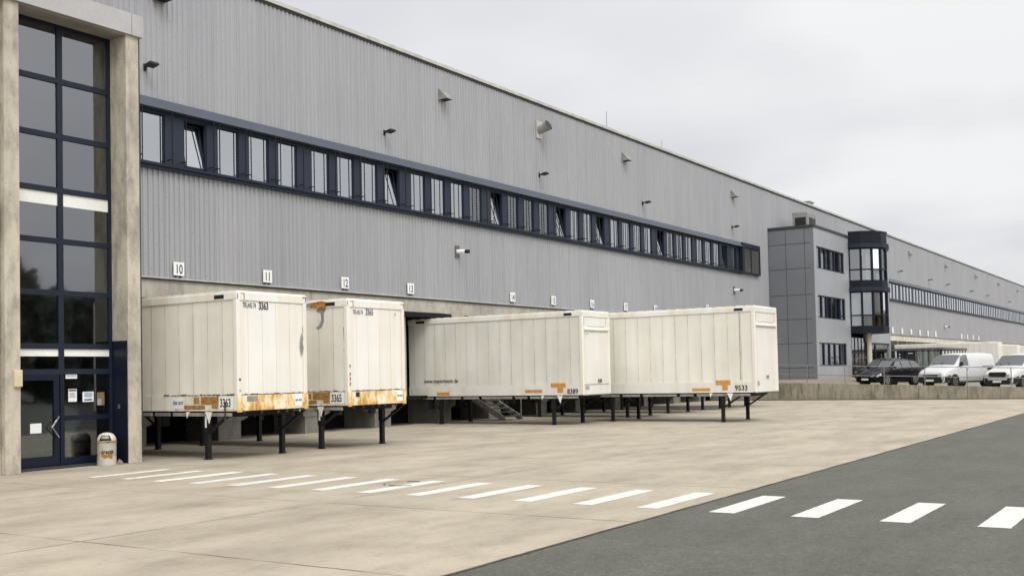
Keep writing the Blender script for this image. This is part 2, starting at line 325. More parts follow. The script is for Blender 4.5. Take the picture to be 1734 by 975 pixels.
# ------------------------------------------------------------------ builders
WL = {}                                              # world location of each thing, children share it
class B:
    def __init__(s): s.bm = bmesh.new()
    def face(s, pts):
        vs = [s.bm.verts.new(p) for p in pts]
        try: return s.bm.faces.new(vs)
        except ValueError: return None
    def box(s, x0, x1, y0, y1, z0, z1, M=None):
        if x0 > x1: x0, x1 = x1, x0
        if y0 > y1: y0, y1 = y1, y0
        if z0 > z1: z0, z1 = z1, z0
        c = [(x0, y0, z0), (x1, y0, z0), (x1, y1, z0), (x0, y1, z0), (x0, y0, z1), (x1, y0, z1), (x1, y1, z1), (x0, y1, z1)]
        v = [s.bm.verts.new(M @ Vector(p) if M else p) for p in c]
        for f in ((0, 3, 2, 1), (4, 5, 6, 7), (0, 1, 5, 4), (1, 2, 6, 5), (2, 3, 7, 6), (3, 0, 4, 7)):
            s.bm.faces.new([v[i] for i in f])
        return s
    def bar(s, p0, p1, w, h=None):
        """box bar from p0 to p1 with square section w x h"""
        h = h or w; p0 = Vector(p0); p1 = Vector(p1); dd = p1 - p0; L = dd.length
        q = dd.to_track_quat('Z', 'Y').to_matrix().to_4x4(); q.translation = p0
        return s.box(-w / 2, w / 2, -h / 2, h / 2, 0, L, q)
    def cyl(s, p0, p1, r0, r1=None, n=12, caps=True):
        r1 = r0 if r1 is None else r1; p0 = Vector(p0); p1 = Vector(p1)
        q = (p1 - p0).to_track_quat('Z', 'Y').to_matrix()
        a = []; b = []
        for i in range(n):
            e = Vector((math.cos(2 * PI * i / n), math.sin(2 * PI * i / n), 0))
            a.append(s.bm.verts.new(p0 + q @ (e * r0))); b.append(s.bm.verts.new(p1 + q @ (e * r1)))
        for i in range(n):
            j = (i + 1) % n; s.bm.faces.new((a[i], a[j], b[j], b[i]))
        if caps: s.bm.faces.new(a[::-1]); s.bm.faces.new(b)
        return s
    def prism(s, pts, ax, t0, t1):
        """extrude a 2-D outline along axis ax (0,1,2) between t0 and t1"""
        def P(p, t):
            q = [0, 0, 0]; o = [i for i in range(3) if i != ax]; q[o[0]] = p[0]; q[o[1]] = p[1]; q[ax] = t; return q
        a = [s.bm.verts.new(P(p, t0)) for p in pts]; b = [s.bm.verts.new(P(p, t1)) for p in pts]
        n = len(pts)
        for i in range(n): s.bm.faces.new((a[i], a[(i + 1) % n], b[(i + 1) % n], b[i]))
        s.bm.faces.new(a[::-1]); s.bm.faces.new(b); return s
    def lathe(s, prof, n=24, c=(0, 0)):
        rings = []
        for r, z in prof:
            rings.append([s.bm.verts.new((c[0] + r * math.cos(2 * PI * i / n), c[1] + r * math.sin(2 * PI * i / n), z)) for i in range(n)])
        for k in range(len(rings) - 1):
            for i in range(n):
                j = (i + 1) % n; s.bm.faces.new((rings[k][i], rings[k][j], rings[k + 1][j], rings[k + 1][i]))
        s.bm.faces.new(rings[0][::-1]); s.bm.faces.new(rings[-1]); return s
    def build(s, name, mat, parent=None, absolute=False, smooth=False, bevel=0.0, label=None):
        if absolute and parent is not None: bmesh.ops.translate(s.bm, verts=s.bm.verts, vec=-WL[parent.name])
        bmesh.ops.recalc_face_normals(s.bm, faces=s.bm.faces)
        me = bpy.data.meshes.new(name); s.bm.to_mesh(me); s.bm.free()
        me.materials.append(MATS[mat])
        if smooth:
            for p in me.polygons: p.use_smooth = True
        o = bpy.data.objects.new(name, me); COL.objects.link(o)
        if parent is not None: o.parent = parent; WL[o.name] = WL[parent.name]
        else: WL[o.name] = Vector((0, 0, 0))
        if bevel:
            bv = o.modifiers.new('bevel', 'BEVEL'); bv.width = bevel; bv.segments = 2; bv.limit_method = 'ANGLE'
        if label: o['label'] = label
        return o
def tag(o, label, cat, group=None):
    o['label'] = label; o['category'] = cat
    if group: o['group'] = group
    return o
def structure(o): o['kind'] = 'structure'; return o
def thing(name, loc, label, cat, group=None, rz=0.0):
    o = bpy.data.objects.new(name, None); COL.objects.link(o); o.location = loc; o.rotation_euler = (0, 0, rz)
    o.empty_display_size = 0.3; WL[o.name] = Vector(loc)
    return tag(o, label, cat, group)
def copy_thing(root, loc, label, rz=None):
    r = root.copy(); COL.objects.link(r); r.location = loc; r['label'] = label
    if rz is not None: r.rotation_euler = (0, 0, rz)
    for ch in list(root.children):
        c = ch.copy(); COL.objects.link(c); c.parent = r
        for g in list(ch.children):
            e = g.copy(); COL.objects.link(e); e.parent = c
    return r
def text(name, body, size, mat, parent, loc, rot, sx=1.0, thick=0.002, align='LEFT', shear=0.0, bold=0.0):
    cu = bpy.data.curves.new(name, 'FONT'); cu.body = body; cu.size = size; cu.align_x = align; cu.extrude = thick; cu.resolution_u = 3
    cu.shear = shear; cu.offset = bold
    tmp = bpy.data.objects.new('tmp', cu); COL.objects.link(tmp)
    me = bpy.data.meshes.new_from_object(tmp); bpy.data.objects.remove(tmp); bpy.data.curves.remove(cu)
    R = Matrix.LocRotScale(Vector(loc), rot.to_quaternion() if hasattr(rot, 'to_quaternion') else rot, Vector((sx, 1, 1)))
    me.transform(R); me.name = name
    me.materials.clear(); me.materials.append(MATS[mat])
    o = bpy.data.objects.new(name, me); COL.objects.link(o)
    if parent is not None: o.parent = parent; WL[o.name] = WL[parent.name]
    return o
from mathutils import Euler
FACE_FRONT = Euler((PI / 2, 0, 0))                    # reads when seen from -Y
FACE_LEFT = Euler((PI / 2, 0, -PI / 2))               # reads when seen from -X

# ------------------------------------------------------------------ ground
def grid_sheet(name, mat, x0, x1, y0, y1, nx, ny, zf):
    b = B(); V = [[b.bm.verts.new((x0 + (x1 - x0) * i / nx, y0 + (y1 - y0) * j / ny, zf(x0 + (x1 - x0) * i / nx, y0 + (y1 - y0) * j / ny))) for j in range(ny + 1)] for i in range(nx + 1)]
    for i in range(nx):
        for j in range(ny): b.bm.faces.new((V[i][j], V[i + 1][j], V[i + 1][j + 1], V[i][j + 1]))
    return structure(b.build(name, mat))
structure(B().box(-1500, 2500, -2000, 2000, -0.6, -0.05).build('ground', 'ground_far'))
structure(B().box(-60, 260, -260, 6.61, -0.04, -0.008).build('asphalt_road', 'asphalt'))
structure(B().box(-60, 66.9, 6.61, 30.0, -0.045, 0.0).build('concrete_yard', 'yard_concrete'))
# zebra crossing: one painted sheet of stripes running away from the camera
bz = B(); bw = B()
for k in range(-4, 14):
    y1 = 6.13 + 1.187 * k if k <= 0 else 7.27 + 1.092 * (k - 1)
    y0 = y1 - 0.385; z = 0.004 if y0 > 6.61 else -0.004
    x0, x1 = 14.40, 16.58
    if y0 > 6.61: y0 += 0.035
    tgt = bw if k >= 11 else bz
    if k >= 12: x0, x1 = 14.5, 16.5; y0 += 0.07
    n = 22; ax = []; bx_ = []
    for i in range(n + 1):
        x = x0 + (x1 - x0) * i / n; j1, j2 = ((random.random() - .5) * (0.022 if y0 > 6.61 else 0.007) for _ in range(2))
        ax.append((x, y0 + j1, z)); bx_.append((x, y1 + j2, z))
    for i in range(n): tgt.face([ax[i], ax[i + 1], bx_[i + 1], bx_[i]])
structure(bz.build('zebra_crossing', 'road_paint')); structure(bw.build('worn_zebra_crossing', 'road_paint_worn'))

# upper parking terrace behind the retaining wall
def ztop(y): return 1.02 + (y - 20.4) * 0.0322 if y < 24 else 1.136
def zterr(x, y):
    f = min(1, max(0, (x - 67) / 12)); g = min(1, max(0, (y - 16) / 8))
    return ztop(y) - 0.17 + 0.22 * f * g
grid_sheet('parking_terrace', 'terrace', 67.05, 113.5, -8, 28.6, 24, 24, zterr)
structure(B().box(113.6, 300, -8, 29, -0.04, 0.002).build('lower_yard', 'yard_concrete'))

# retaining wall with cast segments
ys = [28.1, 24.75, 20.9, 17.45, 14.9, 12.2, 8.9, 6.0, 2.9, -0.2, -3.3, -6.4]
wall = thing('retaining_wall', (66.8, 10, 0), 'low weathered concrete retaining wall of cast segments below the parked cars', 'wall')
for i in range(len(ys) - 1):
    a, c = ys[i + 1] + 0.012, ys[i] - 0.012
    b = B(); v = [(66.8, a, -0.04), (67.05, a, -0.04), (67.05, c, -0.04), (66.8, c, -0.04), (66.8, a, ztop(a)), (67.05, a, ztop(a)), (67.05, c, ztop(c)), (66.8, c, ztop(c))]
    vv = [b.bm.verts.new(p) for p in v]
    for f in ((0, 3, 2, 1), (4, 5, 6, 7), (0, 1, 5, 4), (1, 2, 6, 5), (2, 3, 7, 6), (3, 0, 4, 7)): b.bm.faces.new([vv[q] for q in f])
    b.build('wall_segment', 'concrete_retaining', wall, True)
B().box(66.72, 66.8, -7, 28, -0.03, 0.035).build('kerb', 'dark_trim', wall, True)
# tubular railing on the wall
rail = thing('railing', (66.93, 10, 0.6), 'thin grey tubular steel railing on top of the retaining wall', 'railing')
py = 26.3
while py > -7:
    B().cyl((66.93, py, ztop(py)), (66.93, py, ztop(py) + 1.1), 0.026, n=8).build('post', 'galvanised', rail, True); py -= 2.35
for h in (1.1, 0.52):
    b = B()
    b.cyl((66.93, 24, ztop(24) + h), (66.93, -7, ztop(-7) + h), 0.022, n=8)
    b.cyl((66.93, 28.1, ztop(24) + h), (66.93, 24, ztop(24) + h), 0.022, n=8)
    b.build('handrail', 'galvanised', rail, True)

# ------------------------------------------------------------------ warehouse
FY = 28.2
WH = thing('warehouse', (24, FY, 0), 'long grey corrugated metal warehouse with a ribbon of navy framed windows', 'warehouse')
P = 0.207
def corrugated(b, x0, x1, z0, z1, y):
    pts = []; n0 = math.floor(x0 / P); x = n0 * P
    while x < x1:
        for fx, d_ in ((0.0, 0.0), (0.32, 0.0), (0.44, 0.04), (0.88, 0.04)):
            pts.append((x + fx * P, y + d_))
        x += P
    pts = [p for p in pts if x0 <= p[0] <= x1]
    lo = [b.bm.verts.new((p[0], p[1], z0)) for p in pts]; hi = [b.bm.verts.new((p[0], p[1], z1)) for p in pts]
    for i in range(len(pts) - 1): b.bm.faces.new((lo[i], lo[i + 1], hi[i + 1], hi[i]))
ZB, ZT = 8.86, 10.95          # window band bottom and top
TOPZ = 15.56
b = B(); corrugated(b, -30, 262, ZT, TOPZ, FY); b.build('upper_cladding', 'cladding', WH, True)
b = B(); corrugated(b, -30, 262, 5.34, ZB, FY); corrugated(b, 76.72, 101, ZB, ZT, FY); b.build('lower_cladding', 'cladding', WH, True)
# coping along the roof edge and trim under the cladding
b = B(); x = -30.0
while x < 262:
    b.box(x + 0.004, x + 2.996, FY - 0.09, FY + 0.6, 15.56, 15.70); x += 3
b.build('coping', 'coping', WH, True)
B().box(-30, 262, FY - 0.03, FY + 0.1, 15.47, 15.56).build('coping_shade_strip', 'dark_trim', WH, True)  # dark strip painted as the shadow under the coping
B().box(-30, 262, FY - 0.05, FY + 0.05, 5.30, 5.34).build('base_flashing', 'coping', WH, True)
B().box(-30, 262, FY - 0.02, FY + 0.06, 5.25, 5.30).build('drip_edge', 'dark_trim', WH, True)
# roof and dark body
b = B(); b.box(-30, 262, FY + 0.6, FY + 60, 15.3, 15.55); b.build('roof', 'roofing', WH, True)
b = B(); b.box(-30, 262, FY + 1.9, FY + 2.0, 0, 15.3); b.box(-30, 262, FY + 0.1, FY + 1.9, ZT + 0.05, ZT + 0.12); b.box(-30, 262, FY + 0.1, FY + 1.9, ZB - 0.15, ZB - 0.06)
b.box(262, 262.2, FY, FY + 60, 0, 15.5); b.build('inner_wall', 'interior_mid', WH, True)
# concrete base wall above the docks: panels 12 m wide with open joints, dock openings cut out
docks = [23.5, 27.5, 31.5, 37.25, 41.0, 43.5, 47.5, 51.5, 55.5, 59.5, 63.5, 67.5, 71.5]
def base_wall(name, x0, x1, openings, mat, parent, zlo=1.2, zhi=4.62, ztopw=5.26):
    b = B(); b.box(x0, x1, FY + 0.05, FY + 0.3, zhi, ztopw)
    xs = x0
    for c in sorted(openings):
        b.box(xs, c - (2.0 if c == 37.25 else 1.25), FY + 0.05, FY + 0.3, zlo, zhi); xs = c + 1.25
    b.box(xs, x1, FY + 0.05, FY + 0.3, zlo, zhi)
    return b.build(name, mat, parent, True)
for x0, x1 in ((-30, 17.64), (17.66, 29.66), (29.68, 41.63), (41.65, 53.6), (53.62, 65.6), (65.62, 79)):
    base_wall('base_wall', x0, x1, [c for c in docks if x0 < c < x1], 'concrete_wall', WH)
rdocks = [115.4 + 4.05 * i for i in range(0, 13)]
B().box(101, 262, FY + 0.05, FY + 0.3, 4.66, 5.26).build('dock_lintel', 'concrete_lintel', WH, True)
B().box(101, 262, FY + 0.08, FY + 0.3, 0.0, 4.66).build('dock_wall', 'interior_dark', WH, True)
for c in rdocks: B().prism([(c - 2.35, 4.62), (c - 1.65, 4.62), (c - 1.85, 3.3), (c - 2.15, 3.3)], 1, FY - 0.05, FY + 0.08).build('dock_buffer', 'steel_grey', WH, True)
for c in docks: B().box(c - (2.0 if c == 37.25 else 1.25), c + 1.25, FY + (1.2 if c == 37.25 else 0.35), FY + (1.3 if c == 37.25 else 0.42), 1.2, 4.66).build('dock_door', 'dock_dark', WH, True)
# below dock level: recess coloured dark as shade, with light concrete piers
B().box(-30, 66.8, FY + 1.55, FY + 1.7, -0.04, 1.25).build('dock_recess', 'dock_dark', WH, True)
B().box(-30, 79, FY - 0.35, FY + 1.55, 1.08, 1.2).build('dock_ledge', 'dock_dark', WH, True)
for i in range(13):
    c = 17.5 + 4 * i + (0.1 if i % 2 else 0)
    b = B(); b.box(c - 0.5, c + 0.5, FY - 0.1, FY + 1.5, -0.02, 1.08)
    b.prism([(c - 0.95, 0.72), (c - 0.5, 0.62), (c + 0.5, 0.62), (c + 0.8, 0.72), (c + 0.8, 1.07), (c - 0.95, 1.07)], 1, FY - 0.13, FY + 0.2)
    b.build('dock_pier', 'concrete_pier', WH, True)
for c in docks[:-1]:
    for u in (c - 1.1, c + 0.82): B().box(u, u + 0.28, FY - 0.5, FY - 0.36, 0.62, 1.15).build('dock_bumper', 'rubber', WH, True)

# window band: fascia, sill, navy panels and windows
def band(x0, x1, starts, tilt, cap=None):
    b = B(); x = x0
    while x < x1:
        xe = min(x + 3.0, x1)
        b.prism([(FY - 0.20, 10.72), (FY + 0.06, 10.72), (FY + 0.06, 11.05), (FY - 0.06, 11.05)], 0, x + 0.004, xe - 0.004); x = xe
    b.build('band_fascia', 'navy_fascia_lit', WH, True)
    b = B(); b.prism([(FY - 0.2, ZB + 0.02), (FY + 0.3, ZB + 0.05), (FY + 0.3, ZB + 0.14), (FY - 0.2, ZB + 0.10)], 0, x0, x1)
    b.box(x0, x1, FY - 0.14, FY + 0.05, ZB - 0.08, ZB + 0.02); b.box(x0, x1, FY + 0.06, FY + 0.3, 10.60, 10.72)
    b.build('band_sill', 'navy', WH, True)
    yg = FY + (0.14 if x0 < 100 else 0.02); fd = 0.03 if x0 < 100 else 0.015; wins = []
    for gs in starts:
        for k in range(4):
            wx = gs + 1.42 * k
            if wx + 1.0 <= x1 and wx >= x0 - 0.1: wins.append(wx)
    b = B(); prev = x0; npan = 0
    for wx in wins + [x1 + 1.4]:
        if wx - prev > 0.03:
            if npan == 60: b = B()
            tgt = b if npan >= 60 else B()
            tgt.box(prev, min(wx, x1), yg - (0.06 if x0 < 100 else 0.012), yg + 0.05, ZB + 0.1, 10.62)
            if npan < 60: tgt.build('band_panel', 'navy_panel', WH, True)
            npan += 1
        prev = wx + 0.97
        if prev >= x1: break
    if npan > 60: b.build('far_band_panels', 'navy_panel', WH, True)['kind'] = 'stuff'
    for i, wx in enumerate(wins):
        full = i < 60
        name = 'window' if full else None
        if not full: break
        f = B(); z0, z1 = ZB + 0.13, 10.62; w = 0.97
        f.box(wx, wx + 0.055, yg - fd, yg + 0.05, z0, z1); f.box(wx + w - 0.055, wx + w, yg - fd, yg + 0.05, z0, z1)
        f.box(wx + 0.055, wx + w - 0.055, yg - fd, yg + 0.05, z0, z0 + 0.055); f.box(wx + 0.055, wx + w - 0.055, yg - fd, yg + 0.05, z1 - 0.055, z1)
        fo = f.build('window', 'navy', WH, True)
        t = tilt(wx)
        M = Matrix.Translation((wx + w / 2, yg, z0 + 0.06)) @ Matrix.Rotation(-math.radians(9) if t else 0.0, 4, 'X')
        g = B(); g.box(-w / 2 + 0.06, w / 2 - 0.06, 0.0, 0.012, 0, z1 - z0 - 0.12, M); g.build('pane', 'glass_clear' if (39.3 < wx < 47 and not t) else 'glass_band', fo, True)
        if t:
            s_ = B(); H_ = z1 - z0 - 0.12
            s_.box(-w / 2 + 0.06, -w / 2 + 0.11, -0.03, 0.03, 0, H_, M); s_.box(w / 2 - 0.11, w / 2 - 0.06, -0.03, 0.03, 0, H_, M); s_.box(-w / 2 + 0.11, w / 2 - 0.11, -0.03, 0.03, H_ - 0.05, H_, M); s_.box(-w / 2 + 0.11, w / 2 - 0.11, -0.03, 0.03, 0, 0.05, M)
            s_.build('tilted_sash', 'navy', fo, True)
        if x0 < 100:
            for rx in (wx - 0.10, wx + w + 0.10):
                r_ = B(); r_.box(rx - 0.014, rx + 0.014, FY - 0.17, FY - 0.142, ZB + 0.12, 10.72)
                r_.box(rx - 0.012, rx + 0.012, FY - 0.142, yg - 0.06, ZB + 0.28, ZB + 0.31)
                r_.build('blind_rail', 'steel_black', fo, True)
        if x0 < 100 and not t and ((39.3 < wx < 47) or i in (5, 23)):
            bl = B(); bl.box(wx + 0.05, wx + 0.97 - 0.05, yg + 0.055, yg + 0.065, z0 + 0.05, z1); bl.build('curtain', 'curtain', fo, True)
    if len(wins) > 60:
        o = B(); g = B()
        for wx in wins[60:]:
            o.box(wx, wx + 0.06, yg - fd, yg + 0.05, ZB + 0.13, 10.62); o.box(wx + 0.91, wx + 0.97, yg - fd, yg + 0.05, ZB + 0.13, 10.62)
            g.box(wx + 0.06, wx + 0.91, yg, yg + 0.012, ZB + 0.13, 10.62)
        w_ = o.build('far_windows', 'navy', WH, True); w_['kind'] = 'stuff'
        w2 = g.build('far_panes', 'glass_band', w_, True); w2['kind'] = 'stuff'
TILT = (23.85, 34.10, 41.8, 47.8, 52.1, 59.8, 70.4)
band(17.6, 73.2, [17.85 + 5.985 * k for k in range(0, 10)], lambda x: any(abs(x - q) < 0.6 for q in TILT))
band(101, 262, [101.6 + 5.985 * k for k in range(0, 27)], lambda x: False)
# louvred end of the left band
b = B(); b.box(73.2, 76.7, FY - 0.20, FY - 0.02, 10.72, 11.03); b.box(73.2, 76.7, FY - 0.20, FY - 0.02, 8.84, 8.95); b.box(76.6, 76.7, FY - 0.2, FY - 0.02, 8.95, 10.72); b.box(74.9, 75.0, FY - 0.19, FY - 0.02, 8.95, 10.72); b.box(73.2, 73.6, FY - 0.19, FY - 0.02, 8.95, 10.72)
lv = b.build('louvre_frame', 'navy', WH, True)
b = B(); z = 9.0
while z < 10.7: b.prism([(FY - 0.14, z), (FY - 0.02, z + 0.07), (FY - 0.02, z + 0.055), (FY - 0.14, z - 0.01)], 0, 73.6, 76.6); z += 0.075
b.build('louvre', 'hood_grey', lv, True)

# dock shelters (black frames round the openings)
def shelter(c, label, z1=4.63, sides=True):
    t = thing('dock_shelter', (c, FY, 0), label, 'dock shelter', 'black dock shelters round the loading openings')
    if sides: B().box(-1.55, -1.2, -0.55, 0.03, 1.21, z1 - 0.35).build('side_curtain', 'rubber', t)
    if sides: B().box(1.2, 1.55, -0.55, 0.03, 1.21, z1 - 0.35).build('side_curtain', 'rubber', t)
    b = B(); b.prism([(-0.65, z1 - (0.30 if sides else 0.22)), (-0.65, z1 - 0.04), (0.03, z1 + 0.04), (0.03, z1 - (0.35 if sides else 0.22))], 0, -1.62, 1.62); b.build('canopy', 'rubber', t)
lab = ['behind the boxes numbered 3365, under wall sign 10', 'beside the box numbered 3365, under wall sign 11', 'left of the box numbered 8389, under wall sign 12', 'whose canopy shows above the box numbered 8389, under wall sign 13', 'between wall signs 13 and 14', 'under wall sign 14', 'under wall sign 15', 'under wall sign 16', 'under wall sign 17', 'under wall sign 18']
for c, l in zip(docks, lab):
    if c == 37.25: shelter(35.9, 'black dock shelter ' + l, 4.68, False)
    else: shelter(c, 'black dock shelter ' + l)

# steel steps from the dock down to the yard
st = thing('steel_stairs', (39.9, 27.0, 0), 'dark open steel stairs under the box numbered 8389, leading up to the dock', 'stairs')
for i in range(6): B().box(39.3, 40.6, 26.05 + 0.30 * i, 26.32 + 0.30 * i, 0.16 + 0.17 * i, 0.20 + 0.17 * i).build('step', 'steel_grey', st, True)
for sx in (39.27, 40.63): B().prism([(25.95, 0), (26.15, 0.22), (27.9, 1.2), (28.15, 1.2), (28.15, 1.05), (26.25, 0.0)], 0, sx - 0.03, sx + 0.03).build('stringer', 'rail_grey', st, True)
b = B(); b.cyl((40.63, 26.1, 0), (40.63, 26.1, 1.1), 0.025, n=8); b.cyl((40.63, 26.1, 1.1), (40.63, 27.8, 2.1), 0.025, n=8); b.cyl((40.63, 27.8, 1.1), (40.63, 27.8, 2.1), 0.025, n=8); b.build('handrail', 'rail_grey', st, True)

# dock number signs
for i, (x, num, z) in enumerate([(23.47, '10', 5.65), (27.38, '11', 5.66), (31.45, '12', 5.67), (35.5, '13', 5.67), (43.3, '14', 5.69), (47.1, '15', 5.70), (51.15, '16', 5.70), (55.1, '17', 5.71), (59.0, '18', 5.73), (66.9, '20', 6.1)]):
    t = thing('dock_sign', (x, FY - 0.03, z - 0.22), 'white square dock number sign reading %s on the grey cladding' % num, 'sign', 'numbered dock signs')
    B().box(-0.21, 0.21, -0.03, -0.01, 0, 0.44).build('plate', 'white_plate', t)
    for u in (-0.12, 0.06): B().box(u, u + 0.06, -0.01, 0.03, -0.05, 0.44).build('bracket', 'steel_black', t)
    text('lettering', num, 0.43, 'lettering_dark', t, (0, -0.033, 0.065), FACE_FRONT, sx=0.70, align='CENTER', bold=0.006)
pos = ['first from the office end', 'second from the office end', 'third from the office end', 'fourth from the office end', 'fifth from the office end', 'sixth from the office end, last before a gap', 'first after the gap', 'second after the gap', 'third after the gap', 'last of the row at the far right']
base = None
for x, l in zip([115.35, 119.4, 123.5, 127.6, 131.7, 135.8, 151.4, 155.45, 159.5, 163.6], pos):
    lb = 'white dock sign on the far wall, ' + l
    if base is None:
        base = thing('dock_sign', (x, FY - 0.03, 5.42), lb, 'sign', 'white dock signs on the far wall')
        B().box(-0.24, 0.24, -0.10, -0.01, 0, 0.62).build('plate', 'white_plate', base)
    else: copy_thing(base, (x, FY - 0.03, 5.42), lb)

# wall lamps (black floodlights), hooded vents, horn shaped vent, cameras
def lamp(x, z, l, base=[None]):
    lb = 'small black floodlight on a bracket ' + l
    if base[0] is None:
        t = thing('wall_lamp', (x, FY, z), lb, 'lamp', 'black floodlights on the facade'); t.scale = (0.78, 0.78, 0.78); base[0] = t
        b = B(); b.box(-0.06, 0.06, -0.05, 0.04, -0.14, 0.14); b.bar((0, -0.03, 0), (0, -0.32, 0.0), 0.05); b.build('bracket', 'steel_black', t)
        M = Matrix.Translation((0.0, -0.42, 0.03)) @ Matrix.Rotation(math.radians(-12), 4, 'X')
        b = B(); b.box(-0.22, 0.22, -0.22, 0.17, -0.05, 0.05, M); b.box(-0.12, 0.12, 0.0, 0.17, 0.05, 0.09, M); b.build('housing', 'black_plastic', t, bevel=0.015)
    else: copy_thing(base[0], (x, FY, z), lb)
for x, z, l in [(22.25, 11.97, 'beside the concrete tower'), (34.0, 11.95, 'above the fourth bank of windows, right of the tower'), (46.05, 11.95, 'below the round horn vent'), (57.7, 11.95, 'on the grey wall between horn vent and office'), (71.8, 11.97, 'just left of the office block'), (118.9, 12.05, 'first right of the office bay'), (133.3, 12.05, 'second right of the office bay'), (143.2, 12.05, 'third right of the office bay'), (158.7, 12.05, 'fourth right of the office bay'), (171.4, 12.05, 'fifth right of the office bay'), (191.3, 12.05, 'at the far right end of the wall')]: lamp(x, z, l)
def vent(x, z, l, base=[None]):
    lb = 'grey sloped vent hood ' + l
    if base[0] is None:
        t = thing('vent_hood', (x, FY, z), lb, 'vent', 'sloped vent hoods high on the facade'); base[0] = t
        b = B(); b.box(-0.24, 0.24, -0.03, 0.03, -0.24, 0.26); b.build('back_plate', 'hood_grey', t)
        b = B(); b.face([(-0.22, -0.03, 0.24), (0.22, -0.03, 0.24), (0.22, -0.42, -0.14), (-0.22, -0.42, -0.14)]); b.face([(-0.22, -0.42, -0.14), (0.22, -0.42, -0.14), (0.22, -0.42, -0.2), (-0.22, -0.42, -0.2)])
        for sx in (-0.22, 0.22): b.face([(sx, -0.03, 0.24), (sx, -0.42, -0.14), (sx, -0.42, -0.2), (sx, -0.03, -0.22)])
        b.build('hood', 'hood_grey', t)
        B().box(-0.2, 0.2, -0.40, -0.03, -0.21, -0.19).build('grille', 'steel_black', t)
    else: copy_thing(base[0], (x, FY, z), lb)
for x, z, l in [(22.8, 14.45, 'at the top edge of the picture beside the tower'), (38.0, 14.3, 'left of the round horn vent'), (55.4, 14.3, 'right of the round horn vent'), (72.0, 14.3, 'above the office block edge'), (124.0, 14.4, 'first beyond the office bay'), (142.9, 14.4, 'second beyond the office bay'), (163.0, 14.4, 'third beyond the office bay'), (181.6, 14.4, 'fourth beyond the office bay'), (201.1, 14.4, 'farthest along the wall')]: vent(x, z, l)
t = thing('horn_vent', (46.1, FY, 14.25), 'round angled grey horn vent on a square plate high on the facade', 'vent')
B().box(-0.26, 0.26, -0.05, 0.03, -0.45, 0.42).build('back_plate', 'coping', t)
B().cyl((0, -0.05, -0.03), (0, -0.40, 0.06), 0.20, 0.22, 20).build('pipe', 'hood_grey', t, smooth=False)
b = B(); b.cyl((0, -0.38, 0.05), (0.0, -0.60, 0.16), 0.22, 0.27, 20, caps=False); b.build('collar', 'hood_grey', t)
B().cyl((0, -0.578, 0.15), (0, -0.596, 0.158), 0.255, 0.262, 20).build('opening', 'black_plastic', t)
for x, z, l in [(38.9, 7.5, 'on a square plate under the window band'), (71.8, 7.55, 'near the office block'), (141.3, 6.75, 'on the far wall above the dock signs')]:
    t = thing('security_camera', (x, FY, z), 'small white tubular security camera ' + l, 'camera', 'security cameras on the facade')
    B().box(-0.16, 0.16, -0.04, 0.02, -0.26, 0.26).build('back_plate', 'steel_grey', t)
    B().cyl((0, -0.02, 0), (0.06, -0.42, -0.02), 0.10, n=14).build('housing', 'white_plate', t)
    B().cyl((0.06, -0.42, -0.02), (0.08, -0.62, -0.03), 0.085, n=14).build('lens_hood', 'black_plastic', t)
for x, h, l in [(53.6, 0.95, 'taller'), (60.8, 0.5, 'shorter')]:
    o = B().cyl((x, FY + 0.1, 15.7), (x, FY + 0.1, 15.7 + h), 0.013, n=6).build('lightning_rod', 'steel_grey'); tag(o, '%s thin lightning rod standing on the warehouse roof edge' % l, 'rod', 'rods on the roof edge')
t = thing('roof_vent', (92.3, 29.4, 15.55), 'small white box vent on the warehouse roof behind the office', 'vent')
B().box(-0.55, 0.55, -0.4, 0.4, 0, 0.72).build('housing', 'coping', t); B().box(-0.65, 0.65, -0.5, 0.5, 0.72, 0.82).build('lid', 'hood_grey', t)

# ------------------------------------------------------------------ entrance tower
TW = thing('entrance_tower', (16, 22.7, 0), 'concrete entrance tower with tall navy framed glazing and glass door', 'entrance tower')
B().box(14.08, 14.45, 22.7, 23.42, 0, 10.74).build('pillar', 'concrete_pillar', TW, True, bevel=0.012)
B().box(17.34, 17.72, 22.7, 23.42, 0, 10.74).build('pillar', 'concrete_pillar', TW, True, bevel=0.012)
B().box(2, 14.06, 22.86, 23.3, 0, 11.2).build('side_wall', 'concrete_pillar', TW, True)
B().box(17.5, 17.72, 23.42, 28.1, 0, 11.0).build('return_wall', 'concrete_pillar', TW, True)
B().box(17.72, 17.80, 22.76, 22.9, 0.25, 10.8).build('edge_strip', 'dark_trim', TW, True)
b = B(); b.box(6, 17.46, 22.62, 23.44, 10.74, 11.28); b.build('lintel', 'lintel_metal', TW, True)
b = B(); b.box(17.475, 17.82, 22.62, 23.44, 10.74, 11.28); b.build('lintel_end', 'lintel_metal', TW, True)
B().box(6, 17.7, 23.44, 28.1, 11.0, 11.2).build('roof', 'roofing', TW, True)
B().box(14.45, 17.34, 22.7, 23.3, 10.7, 10.738).build('soffit', 'soffit', TW, True)
b = B(); b.box(14.1, 17.5, 27.4, 27.5, 0, 10.7); b.box(14.1, 14.2, 23.5, 27.4, 0, 10.7); b.box(17.38, 17.48, 23.45, 27.4, 0, 10.7); b.box(14.2, 17.38, 23.5, 27.4, -0.01, 0.05)
b.build('stairwell', 'stair_wall', TW, True)
for zf in (3.0, 6.2): B().box(14.2, 17.38, 25.0, 27.4, zf - 0.15, zf).build('landing', 'interior_mid', TW, True)
